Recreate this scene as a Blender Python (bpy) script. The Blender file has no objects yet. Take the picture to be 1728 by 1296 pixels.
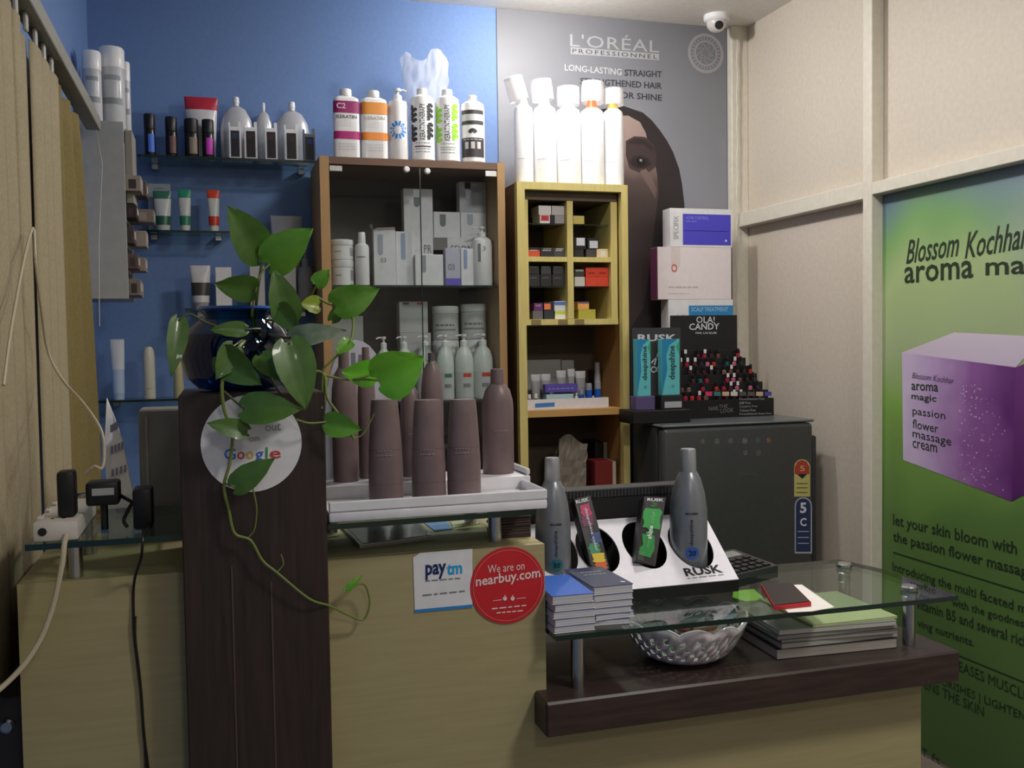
import bpy, bmesh, math, random
from mathutils import Vector, Matrix
random.seed(7)
sc = bpy.context.scene
COL = sc.collection
PI = math.pi

# ------------------------------------------------------------------ camera
YAW, PITCH, ROLL, F = 0.29233694, 0.04427195, 0.01467017, 1650.0
CAM = Vector((0, 0, 1.40))
fw = Vector((math.sin(YAW)*math.cos(PITCH), math.cos(YAW)*math.cos(PITCH), -math.sin(PITCH)))
rt = Vector((math.cos(YAW), -math.sin(YAW), 0)); dn = fw.cross(rt)
R_ = math.cos(ROLL)*rt + math.sin(ROLL)*dn
D_ = -math.sin(ROLL)*rt + math.cos(ROLL)*dn
cd = bpy.data.cameras.new('camera'); cam = bpy.data.objects.new('camera', cd); COL.objects.link(cam)
cam.matrix_world = Matrix(((R_.x, -D_.x, -fw.x, CAM.x), (R_.y, -D_.y, -fw.y, CAM.y), (R_.z, -D_.z, -fw.z, CAM.z), (0, 0, 0, 1)))
cd.sensor_width = 36.0; cd.lens = F*36.0/1728.0; cd.clip_start = 0.02
sc.camera = cam

# ------------------------------------------------------------------ world, lights, exposure
w = bpy.data.worlds.new('world'); sc.world = w; w.use_nodes = True
w.node_tree.nodes['Background'].inputs[0].default_value = (0.75, 0.82, 1.0, 1)
w.node_tree.nodes['Background'].inputs[1].default_value = 0.05
sc.view_settings.view_transform = 'Standard'; sc.view_settings.look = 'None'
sc.view_settings.gamma = 1.0; sc.view_settings.use_curve_mapping = False
sc.view_settings.exposure = 0.0

def lamp(name, kind, loc, power, color, size=.1, aim=(0, 0, -1), **k):
    l = bpy.data.lights.new(name, kind); l.energy = power; l.color = color
    if kind == 'AREA': l.shape = 'DISK'; l.size = size
    else: l.shadow_soft_size = size
    for a, b in k.items(): setattr(l, a, b)
    o = bpy.data.objects.new(name, l); COL.objects.link(o); o.location = loc
    o.rotation_euler = Vector(aim).to_track_quat('-Z', 'Y').to_euler()
    return o
SPOT = (1.20, 3.25, 2.715); PANELS = [(1.15, 2.30, 2.70), (1.45, 0.45, 2.70), (0.52, -1.20, 2.70)]
lamp('bulb_light', 'POINT', (SPOT[0], SPOT[1], SPOT[2]-.085), 36, (1.0, .97, .95), .032)
lamp('panel_light', 'AREA', (PANELS[0][0], PANELS[0][1], PANELS[0][2]-.02), 15, (1.0, .95, .89), .28)
lamp('panel_light', 'AREA', (PANELS[1][0], PANELS[1][1], PANELS[1][2]-.02), 25, (1.0, .95, .88), .40)
lamp('panel_light', 'AREA', (PANELS[2][0], PANELS[2][1], PANELS[2][2]-.02), 10, (1.0, .95, .88), .40)  # third panel: added fill that brightens the desk front from behind the camera

# ------------------------------------------------------------------ pixel -> place (1728 x 1296)
def ray(px, py):
    return (R_*((px-864)/F) + D_*((py-648)/F) + fw)
def P(px, py, ax, v):
    d = ray(px, py); i = 'xyz'.index(ax)
    return CAM + d*((v-CAM[i])/d[i])
def PN(px, py, pt, n):
    d = ray(px, py); return CAM + d*((Vector(pt)-CAM).dot(n)/d.dot(n))
XLIM = [None]                                  # free x range of the shelf being filled
def FR(l, t, r, b, y):
    m = (t+b)/2; c = (l+r)/2
    x0, x1 = P(l, m, 'y', y).x, P(r, m, 'y', y).x
    if XLIM[0]:
        a, e = XLIM[0]
        if x1 > e: x0, x1 = max(a, x0-(x1-e)), e
        if x0 < a: x0, x1 = a, min(e, x1+(a-x0))
    return x0, x1, P(c, b, 'y', y).z, P(c, t, 'y', y).z

# ------------------------------------------------------------------ materials
def lin(c):
    return tuple(((v/255/12.92) if v/255 <= .04045 else ((v/255+.055)/1.055)**2.4) for v in c)
MATS = {}
def M(name, c=(128, 128, 128), rough=.5, metal=0, var=.02, scale=40, bump=0, stretch=(1, 1, 1), alpha=None, trans=0, coat=0, emit=0, c2=None, spec=.5, ior=1.45):
    if name in MATS: return MATS[name]
    m = bpy.data.materials.new(name); m.use_nodes = True
    nt = m.node_tree; b = nt.nodes['Principled BSDF']
    a = lin(c); k = lin(c2) if c2 else tuple(min(1, v*(1+3*var)) for v in a); lo = a if c2 else tuple(v*(1-2*var) for v in a)
    tc = nt.nodes.new('ShaderNodeTexCoord'); mp = nt.nodes.new('ShaderNodeMapping'); nz = nt.nodes.new('ShaderNodeTexNoise')
    mp.inputs['Scale'].default_value = stretch
    nz.inputs['Scale'].default_value = scale; nz.inputs['Detail'].default_value = 4
    nt.links.new(tc.outputs['Object'], mp.inputs[0]); nt.links.new(mp.outputs[0], nz.inputs['Vector'])
    rp = nt.nodes.new('ShaderNodeValToRGB'); nt.links.new(nz.outputs['Fac'], rp.inputs[0])
    rp.color_ramp.elements[0].position = .3; rp.color_ramp.elements[1].position = .7
    rp.color_ramp.elements[0].color = (*lo, 1); rp.color_ramp.elements[1].color = (*k, 1)
    nt.links.new(rp.outputs[0], b.inputs['Base Color'])
    b.inputs['Roughness'].default_value = rough; b.inputs['Metallic'].default_value = metal
    b.inputs['Transmission Weight'].default_value = trans; b.inputs['Coat Weight'].default_value = coat
    b.inputs['Specular IOR Level'].default_value = spec; b.inputs['IOR'].default_value = ior
    if alpha is not None: b.inputs['Alpha'].default_value = alpha
    if emit:
        b.inputs['Emission Color'].default_value = (*a, 1); b.inputs['Emission Strength'].default_value = emit
    if bump:
        bp = nt.nodes.new('ShaderNodeBump'); bp.inputs['Strength'].default_value = bump; bp.inputs['Distance'].default_value = .003
        nt.links.new(nz.outputs['Fac'], bp.inputs['Height']); nt.links.new(bp.outputs[0], b.inputs['Normal'])
    MATS[name] = m; return m
def thin_glass(name, tint, gloss=1.0, rough=.02):
    if name in MATS: return MATS[name]
    m = bpy.data.materials.new(name); m.use_nodes = True; nt = m.node_tree
    for n in list(nt.nodes): nt.nodes.remove(n)
    o = nt.nodes.new('ShaderNodeOutputMaterial'); t = nt.nodes.new('ShaderNodeBsdfTransparent'); g = nt.nodes.new('ShaderNodeBsdfGlossy')
    fr = nt.nodes.new('ShaderNodeFresnel'); ge = nt.nodes.new('ShaderNodeNewGeometry'); io = nt.nodes.new('ShaderNodeMath'); io.operation = 'MULTIPLY_ADD'; io.inputs[1].default_value = 1/1.45-1.45; io.inputs[2].default_value = 1.45
    nt.links.new(ge.outputs['Backfacing'], io.inputs[0]); nt.links.new(io.outputs[0], fr.inputs[0]); mx = nt.nodes.new('ShaderNodeMixShader')
    t.inputs[0].default_value = (*lin(tint), 1); g.inputs['Roughness'].default_value = rough
    ml = nt.nodes.new('ShaderNodeMath'); ml.operation = 'MULTIPLY'; ml.inputs[1].default_value = gloss
    nt.links.new(fr.outputs[0], ml.inputs[0]); nt.links.new(ml.outputs[0], mx.inputs[0])
    nt.links.new(t.outputs[0], mx.inputs[1]); nt.links.new(g.outputs[0], mx.inputs[2]); nt.links.new(mx.outputs[0], o.inputs[0])
    MATS[name] = m; return m
def C(c, rough=.45, **k):                      # plain coloured plastic / card
    n = 'tone_%d_%d_%d_%d' % (*c, int(rough*100)) + ('_m' if k.get('metal') else '')
    return M(n, c, rough, var=k.pop('var', .01), **k)
def gradient(name, stops, axis, lo, hi, noise=.0, nscale=5, rough=.5):
    """printed colour gradient along an object axis (lo..hi in object metres)"""
    m = bpy.data.materials.new(name); m.use_nodes = True; nt = m.node_tree; b = nt.nodes['Principled BSDF']
    tc = nt.nodes.new('ShaderNodeTexCoord'); sp = nt.nodes.new('ShaderNodeSeparateXYZ'); nt.links.new(tc.outputs['Object'], sp.inputs[0])
    mr = nt.nodes.new('ShaderNodeMapRange'); mr.inputs[1].default_value = lo; mr.inputs[2].default_value = hi
    nt.links.new(sp.outputs[axis], mr.inputs[0])
    nz = nt.nodes.new('ShaderNodeTexNoise'); nz.inputs['Scale'].default_value = nscale; nt.links.new(tc.outputs['Object'], nz.inputs['Vector'])
    ma = nt.nodes.new('ShaderNodeMath'); ma.operation = 'MULTIPLY_ADD'; ma.inputs[1].default_value = noise; ma.inputs[2].default_value = -noise/2
    nt.links.new(nz.outputs['Fac'], ma.inputs[0]); ad = nt.nodes.new('ShaderNodeMath'); nt.links.new(ma.outputs[0], ad.inputs[0]); nt.links.new(mr.outputs[0], ad.inputs[1])
    rp = nt.nodes.new('ShaderNodeValToRGB'); nt.links.new(ad.outputs[0], rp.inputs[0])
    el = rp.color_ramp.elements
    for i, (p, c) in enumerate(stops):
        e = el[i] if i < 2 else el.new(p)
        e.position = p; e.color = (*lin(c), 1)
    nt.links.new(rp.outputs[0], b.inputs['Base Color']); b.inputs['Roughness'].default_value = rough
    return m

# ------------------------------------------------------------------ mesh helpers
WL = {}
class MB:
    def __init__(s): s.v = []; s.f = []
    def add(s, vs, fs):
        n = len(s.v); s.v += [Vector(p) for p in vs]; s.f += [tuple(i+n for i in q) for q in fs]; return s
    def box(s, x0, x1, y0, y1, z0, z1, bev=0, seg=1, mat=None):
        if bev:
            bm = bmesh.new(); bmesh.ops.create_cube(bm, size=1)
            for q in bm.verts: q.co = Vector((x0+(q.co.x+.5)*(x1-x0), y0+(q.co.y+.5)*(y1-y0), z0+(q.co.z+.5)*(z1-z0)))
            bmesh.ops.bevel(bm, geom=bm.edges[:], offset=bev, segments=seg, affect='EDGES', profile=.5)
            bm.verts.index_update(); vs = [q.co.copy() for q in bm.verts]; fs = [[q.index for q in g.verts] for g in bm.faces]; bm.free()
        else:
            vs = [Vector((x, y, z)) for x in (x0, x1) for y in (y0, y1) for z in (z0, z1)]
            fs = [(0, 1, 3, 2), (4, 6, 7, 5), (0, 4, 5, 1), (2, 3, 7, 6), (0, 2, 6, 4), (1, 5, 7, 3)]
        if mat is not None: vs = [mat @ p for p in vs]
        return s.add(vs, fs)
    def lathe(s, prof, c, n=24, sx=1, sy=1, cap=True, mat=None, power=2):
        vs = []; fs = []; c = Vector(c)
        for r, z in prof:
            for i in range(n):
                a = 2*PI*i/n; ca, sa = math.cos(a), math.sin(a)
                if power != 2:
                    ca = math.copysign(abs(ca)**(2/power), ca); sa = math.copysign(abs(sa)**(2/power), sa)
                vs.append(Vector((r*sx*ca, r*sy*sa, z)))
        for j in range(len(prof)-1):
            for i in range(n): fs.append((j*n+i, j*n+(i+1) % n, (j+1)*n+(i+1) % n, (j+1)*n+i))
        if cap:
            fs.append(tuple(reversed(range(n)))); fs.append(tuple(range((len(prof)-1)*n, len(prof)*n)))
        if mat is not None: vs = [mat @ p for p in vs]
        return s.add([p+c for p in vs], fs)
    def tube(s, pts, r, n=7, taper=1.0):
        pts = [Vector(p) for p in pts]; vs = []; fs = []
        up = Vector((.3, .2, 1)).normalized()
        for i, p in enumerate(pts):
            t = (pts[min(i+1, len(pts)-1)]-pts[max(i-1, 0)]).normalized()
            a = t.cross(up)
            if a.length < .05: a = t.cross(Vector((1, 0, 0)))
            a.normalize(); b = t.cross(a); rr = r*(1+(taper-1)*i/max(1, len(pts)-1))
            for k in range(n): vs.append(p+rr*(math.cos(2*PI*k/n)*a+math.sin(2*PI*k/n)*b))
        for j in range(len(pts)-1):
            for k in range(n): fs.append((j*n+k, j*n+(k+1) % n, (j+1)*n+(k+1) % n, (j+1)*n+k))
        fs.append(tuple(range(n))); fs.append(tuple(range((len(pts)-1)*n, len(pts)*n)))
        return s.add(vs, fs)
    def prism(s, pts, vec):
        pts = [Vector(p) for p in pts]; n = len(pts); vec = Vector(vec)
        return s.add(pts+[p+vec for p in pts], [tuple(range(n)), tuple(range(2*n-1, n-1, -1))]+[(i, i+n, (i+1) % n+n, (i+1) % n) for i in range(n)])
    def patch(s, c, r, z0, z1, a0, a1, sx=1, sy=1, n=10, power=2):
        """shell patch on an upright cylinder, angles in degrees, -90 faces -y"""
        vs = []; fs = []
        for i in range(n+1):
            a = math.radians(a0+(a1-a0)*i/n); ca, sa = math.cos(a), math.sin(a)
            if power != 2:
                ca = math.copysign(abs(ca)**(2/power), ca); sa = math.copysign(abs(sa)**(2/power), sa)
            for z in (z0, z1): vs.append(Vector((c[0]+r*sx*ca, c[1]+r*sy*sa, z)))
        for i in range(n): fs.append((2*i, 2*i+2, 2*i+3, 2*i+1))
        return s.add(vs, fs)
    def build(s, name, mat, parent=None, smooth=30, kind=None, origin=None):
        me = bpy.data.meshes.new(name)
        lo = Vector([min(p[i] for p in s.v) for i in range(3)]); hi = Vector([max(p[i] for p in s.v) for i in range(3)])
        o3 = Vector(origin) if origin is not None else Vector(((lo.x+hi.x)/2, (lo.y+hi.y)/2, lo.z))
        me.from_pydata([p-o3 for p in s.v], [], s.f); me.validate()
        bm = bmesh.new(); bm.from_mesh(me); bmesh.ops.recalc_face_normals(bm, faces=bm.faces[:]); bm.to_mesh(me); bm.free()
        if smooth:
            me.polygons.foreach_set('use_smooth', [True]*len(me.polygons)); me.set_sharp_from_angle(angle=math.radians(smooth))
        me.materials.append(mat)
        o = bpy.data.objects.new(name, me); COL.objects.link(o); WL[o.name] = o3
        if parent is not None: o.parent = parent; o.location = o3-WL[parent.name]
        else: o.location = o3
        if kind: o['kind'] = kind
        return o
def tag(o, label, cat, group=None):
    o['label'] = label; o['category'] = cat
    if group: o['group'] = group
    return o
def thing(name, label, cat, loc, group=None):
    o = bpy.data.objects.new(name, None); COL.objects.link(o); o.location = loc; o.empty_display_size = .03
    WL[o.name] = Vector(loc); return tag(o, label, cat, group)
TXT = {}
def text2d(body, bold=0, shear=0, space=1.0):
    key = (body, bold, shear, space)
    if key in TXT: return TXT[key]
    cu = bpy.data.curves.new('t', 'FONT'); cu.body = body; cu.resolution_u = 2; cu.offset = bold; cu.shear = shear; cu.space_character = space
    ob = bpy.data.objects.new('t', cu); COL.objects.link(ob); bpy.context.view_layer.update()
    me = ob.evaluated_get(bpy.context.evaluated_depsgraph_get()).to_mesh()
    vs = [(q.co.x, q.co.y) for q in me.vertices]; fs = [tuple(p.vertices) for p in me.polygons]
    bpy.data.objects.remove(ob); bpy.data.curves.remove(cu)
    x0 = min(p[0] for p in vs); x1 = max(p[0] for p in vs); y0 = min(p[1] for p in vs); y1 = max(p[1] for p in vs)
    TXT[key] = ([((a-x0)/(x1-x0), (b-y0)/(y1-y0)) for a, b in vs], fs); return TXT[key]
# print too small to read in the photograph is built as rows of short dashes of the same length
SMALL = {'moisturizing shampoo', 'professional 1000 ml', 'professional hair therapy', 'salon professional', 'cream jar', 'Sara', 'spa mask', 'SN', 'nutritive', 'thermique', 'bain satin', 'MOIST FOR SKIN', 'facial kit', 'POWER BRIGHTENING', 'lotus', 'oxidant cream developer', 'professional use only', 'THE DEEPSHINE COLOR SYSTEM', 'BOOK OF', 'COLOR', 'Accepted Here Accepted', 'Enter Mobile Number, Pay', 'use nearbuy now for', 'the best near you', 'ORGANIC KERATIN', '10', '65', '55', '45'}
def dashes(body):
    r = random.Random(len(body)*31+ord(body[0])); vs = []; fs = []; x = 0
    while x < .97:
        e = min(1, x+r.uniform(.08, .22)); n = len(vs); k = 4
        for i in range(k+1):
            u = x+(e-x)*i/k; vs += [(u, .3), (u, .72)]
        fs += [(n+2*i, n+2*i+2, n+2*i+3, n+2*i+1) for i in range(k)]; x = e+.05
    return vs, fs
def text(body, fn, mat, parent, name='lettering', bold=0, shear=0, space=1.0):
    vs, fs = dashes(body) if body in SMALL else text2d(body, bold, shear, space)
    return MB().add([fn(a, b) for a, b in vs], fs).build(name, mat, parent, smooth=0)
def flat(A, B, T):                             # text frame: bottom-left, bottom-right, top-left
    A, B, T = Vector(A), Vector(B), Vector(T); return lambda a, b: A+(B-A)*a+(T-A)*b
def wtext(body, ax, v, bl, br, h, mat, parent, **k):   # text by pixels on an axis plane
    A = P(*bl, ax, v); return text(body, flat(A, P(*br, ax, v), P(bl[0], bl[1]-h, ax, v)), mat, parent, **k)
def cylmap(c, r, a0, a1, z0, z1, sx=1, sy=1, turn=False):
    def fn(a, b):
        if turn: a, b = 1-b, a                  # text running upwards
        t = math.radians(a0+(a1-a0)*a); return Vector((c[0]+r*sx*math.cos(t), c[1]+r*sy*math.sin(t), z0+(z1-z0)*b))
    return fn
def poly(pts, name, mat, parent, off=None):
    return MB().add(pts, [tuple(range(len(pts)))]).build(name, mat, parent, smooth=0)
def facing(x, y): return math.degrees(math.atan2(-y, -x))       # angle of the camera side, about -90
def smoothpath(pts, k=5):
    pts = [Vector(p) for p in pts]; out = []
    for i in range(len(pts)-1):
        a = pts[max(i-1, 0)]; b = pts[i]; c = pts[i+1]; d = pts[min(i+2, len(pts)-1)]
        for j in range(k):
            t = j/k; out.append(.5*((2*b)+(c-a)*t+(2*a-5*b+4*c-d)*t*t+(3*b-a-3*c+d)*t**3))
    out.append(pts[-1]); return out

# shared materials
white = M('white_plastic', (232, 232, 234), .35, var=.012); gloss_white = M('white_gloss', (236, 236, 238), .3, var=.012, coat=.2)
card = M('white_card', (222, 222, 226), .6); cardg = M('grey_card', (176, 178, 184), .6)
black = M('black_plastic', (22, 22, 24), .4); blackm = M('black_matt', (26, 25, 26), .75); ink = C((30, 30, 34), .6); grey_ink = C((120, 122, 128), .6)
steel = M('steel', (190, 190, 190), .25, metal=1, var=.02)
glass = thin_glass('shelf_glass', (232, 243, 238)); glass_edge = M('glass_edge', (14, 40, 34), .15, coat=.5); door_glass = thin_glass('door_glass', (246, 248, 248), 1.0)
lam = M('oak_laminate', (160, 150, 110), .55, scale=7, stretch=(1, 1, 16), c2=(168, 158, 118))
wenge = M('wenge_laminate', (42, 32, 29), .42, scale=8, stretch=(16, 16, 1), c2=(58, 45, 41))
wengeh = M('wenge_laminate_flat', (46, 34, 32), .38, scale=8, stretch=(1.2, 14, 14), c2=(64, 50, 46))
mauve = M('mauve_plastic', (118, 100, 101), .38, var=.05, scale=20)

# ================================================================== THE SETTING
YB, XR, XL, ZC = 3.80, 2.156, -0.41, 2.723
YF = -2.0
def struct(name, mb, m, **k):
    o = mb.build(name, m, **k); o['kind'] = 'structure'; return o
blue = M('blue_paint', (104, 134, 186), .6, scale=60, bump=.15, c2=(110, 140, 190))
cream = M('cream_panel', (206, 196, 182), .55, var=.02, scale=60); bar = M('cream_bar', (218, 212, 198), .45, var=.02)
struct('floor', MB().box(XL-.1, XR+.2, YF-.1, YB+.1, -.05, 0), M('floor_tile', (120, 112, 104), .35, scale=12))
struct('ceiling', MB().box(XL-.1, XR+.2, YF-.1, YB+.1, ZC, ZC+.05), M('ceiling_paint', (226, 222, 216), .7))
struct('wall_back', MB().box(XL-.1, XR+.2, YB, YB+.1, 0, ZC), blue)
struct('wall_left', MB().box(XL-.1, XL, YF, YB, 0, ZC), blue)
RD = .05                                        # depth of the recessed panels of the right wall
struct('wall_right', MB().box(XR+RD, XR+RD+.1, YF, YB, 0, ZC), cream)
struct('wall_front', MB().box(XL-.1, XR+.2, YF-.1, YF, 0, ZC), M('front_paint', (196, 190, 180), .7))
# bars of the panelled right wall
for n, (y0, y1, z0, z1) in enumerate([(2.866, 2.915, 0, ZC), (2.9155, YB-.042, 1.872, 1.930), (YF, 2.8655, 1.880, 1.922), (YB-.0415, YB, 0, ZC)]):
    struct('trim_%d' % (n+1), MB().box(XR-(.029 if n == 3 else 0), XR+RD-.0005, y0, y1, z0, z1, bev=.002), bar)

# ================================================================== CEILING FITTINGS
t = thing('ceiling_bulb', 'round bulb in a white ceiling holder above the wooden shelf unit', 'lamp', SPOT)
MB().lathe([(.035, .007), (.035, -.012), (.022, -.02), (.020, -.045), (.014, -.045)], SPOT, 24).build('holder', white, t)
MB().lathe([(.013, -.046), (.022, -.060), (.031, -.078), (.033, -.092), (.028, -.108), (.016, -.119), (.002, -.123)], SPOT, 24, cap=False).build('glass_globe', thin_glass('bulb_glass', (252, 252, 250), .6), t)
MB().lathe([(.004, -.05), (.014, -.075), (.016, -.085), (.012, -.097), (.003, -.102)], SPOT, 16).build('glow_core', M('lamp_lens', (255, 250, 244), .4, emit=8), t)
for i, p in enumerate(PANELS):
    t = thing('ceiling_lamp', ['round ceiling lamp above the reception desk', 'larger round ceiling lamp in front of the desk', 'larger round ceiling lamp added to brighten the desk front'][i], 'lamp', p)
    r = (.15, .21, .21)[i]
    MB().lathe([(r, .023), (r, .0), (r-.012, -.004), (r-.012, .01)], p, 32, cap=False).build('ring', bar, t)
    MB().lathe([(r-.012, .012), (r-.012, .006)], p, 32).build('diffuser', M('lamp_diffuser', (255, 246, 232), .4, emit=2.5), t)
c = P(1209, 24, 'y', 3.66); c.z = ZC
t = thing('dome_camera', 'white dome security camera in the ceiling corner', 'camera', c)
MB().lathe([(.052, 0), (.052, -.018), (.046, -.026)], c, 24).build('base', white, t)
MB().lathe([(.042, -.024), (.042, -.036), (.037, -.05), (.026, -.062), (.012, -.068), (.002, -.069)], c, 24).build('dome', M('dome_shell', (206, 202, 198), .2, coat=.4), t)
b = c+Vector((-.008, -.036, -.05)); q = (Vector((0, 0, 1.4))-b).to_track_quat('Z', 'Y').to_matrix().to_4x4()
MB().lathe([(.015, -.004), (.017, .004), (.012, .008)], b, 20, mat=q).build('camera_lens', black, t)
pts = [P(1244, y, 'y', YB-.055)+Vector((math.sin(y*.11)*.003, 0, 0)) for y in range(60, 700, 16)]
tag(MB().tube(pts, .0035, 6).build('corner_cable', M('cable_white', (212, 206, 196), .5)), 'thin white cable running down the corner of the room', 'cable')

# ================================================================== BACK WALL POSTER
py = YB-.006
t = thing('hair_poster', 'grey hair-straightening poster with a dark-haired woman on the back wall', 'poster', (1.6, py, 1.0))
x0 = P(839, 100, 'y', py).x; x1 = P(1226, 100, 'y', py).x
MB().box(x0, x1, py, YB-.0005, .95, ZC-.0008).build('sheet', gradient('poster_grey', [(0, (92, 95, 104)), (.55, (138, 141, 151)), (1, (116, 117, 123))], 2, 0, 1.75, .15, 2), t)
yy = py-.0012
lt = C((164, 164, 168), .5); dk = C((52, 54, 62), .5)
wtext("L'ORÉAL", 'y', yy, (962, 78), (1112, 89), 26, lt, t, space=1.05)
poly([P(*q, 'y', yy) for q in ((963, 79.5), (1112, 91), (1112, 101.5), (963, 91))], 'strip', lt, t)
wtext('PROFESSIONNEL', 'y', yy-.0006, (966, 89), (1109, 99.5), 7, dk, t, space=1.3)
wtext('LONG-LASTING', 'y', yy, (953, 119), (1049, 127), 11, C((186, 186, 190), .5), t, bold=.01)
wtext('STRAIGHT', 'y', yy, (1054, 128), (1117, 131), 11, dk, t, bold=.02)
wtext('STRENGTHENED HAIR', 'y', yy, (979, 142), (1117, 150.5), 11, dk, t, bold=.02)
wtext('MIRROR SHINE', 'y', yy, (1012, 163), (1117, 170.5), 11, dk, t, bold=.02)
ec = P(1191, 90, 'y', yy); er = P(1218, 90, 'y', yy).x-ec.x
def ring(c, r0, r1, n=36):
    vs = []; fs = []
    for i in range(n):
        a = 2*PI*i/n
        for r in (r0, r1): vs.append(Vector((c.x+r*math.cos(a), c.y, c.z+r*math.sin(a))))
    for i in range(n): fs.append((2*i, 2*i+1, (2*i+3) % (2*n), (2*i+2) % (2*n)))
    return MB().add(vs, fs)
em = C((156, 155, 158), .5)
ring(ec, er*.93, er*1.1).build('emblem_ring', em, t, smooth=0); ring(ec, er*.62, er*.72).build('emblem_ring', em, t, smooth=0)
b = MB()
for i in range(26):
    a = 2*PI*i/26; d = Vector((math.cos(a), 0, math.sin(a))); s = Vector((-d.z, 0, d.x))
    b.add([ec+d*er*.76-s*.003, ec+d*er*.88-s*.003, ec+d*er*.88+s*.003, ec+d*er*.76+s*.003], [(0, 1, 2, 3)])
    d2 = er*(.2+.28*(i % 3)/2); b.add([ec+d*d2-s*.002, ec+d*(d2+.009)-s*.002, ec+d*(d2+.009)+s*.002, ec+d*d2+s*.002], [(0, 1, 2, 3)])
b.build('emblem_letters', em, t, smooth=0)
# printed portrait: hair, face, eye
hair = [(985, 200), (1015, 184), (1053, 179), (1085, 190), (1100, 203), (1113, 219), (1126, 238), (1136, 257), (1146, 285), (1151, 311), (1155, 345), (1157, 420), (1150, 560), (1120, 720), (985, 720)]
poly([P(*q, 'y', yy) for q in hair], 'hair_print', M('print_hair', (42, 36, 39), .5, scale=30, stretch=(8, 1, 1)), t)
skin = gradient('print_skin', [(0, (62, 52, 54)), (.5, (58, 48, 49)), (.74, (84, 69, 67)), (.88, (140, 120, 114)), (1, (156, 136, 130))], 2, 0, .85, .12, 6)
face = [(990, 215), (1030, 196), (1060, 195), (1080, 206), (1090, 225), (1094, 250), (1104, 268), (1109, 295), (1111, 330), (1106, 370), (1100, 420), (1094, 470), (1086, 520), (1060, 560), (990, 560)]
poly([P(*q, 'y', yy-.0006) for q in face], 'face_print', skin, t)
dkp = C((40, 32, 34), .5)
poly([P(*q, 'y', yy-.0012) for q in ((1056, 238), (1070, 230), (1088, 231), (1103, 244), (1108, 262), (1106, 282), (1096, 290), (1078, 291), (1062, 284), (1056, 262))], 'eye_socket_print', C((60, 47, 48), .5), t)
poly([P(*q, 'y', yy-.0015) for q in ((1058, 241), (1072, 234), (1088, 235), (1104, 250), (1100, 255), (1086, 244), (1072, 243))], 'brow_print', C((44, 34, 36), .5), t)
poly([P(*q, 'y', yy-.0018) for q in ((1062, 272), (1070, 264), (1082, 262), (1094, 268), (1100, 277), (1090, 283), (1076, 284), (1066, 279))], 'eye_print', C((40, 30, 32), .5), t)
poly([P(*q, 'y', yy-.0021) for q in ((1072, 269), (1083, 266), (1090, 271), (1088, 279), (1078, 280))], 'iris_print', C((20, 16, 18), .3), t)
poly([P(*q, 'y', yy-.0024) for q in ((1079, 269), (1083, 268), (1084, 272), (1080, 273))], 'eye_glint', C((150, 140, 138), .3), t)
poly([P(*q, 'y', yy-.0015) for q in ((1080, 288), (1090, 285), (1099, 296), (1108, 320), (1106, 336), (1096, 318), (1086, 302))], 'cheek_print', C((110, 92, 88), .5), t)

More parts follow.
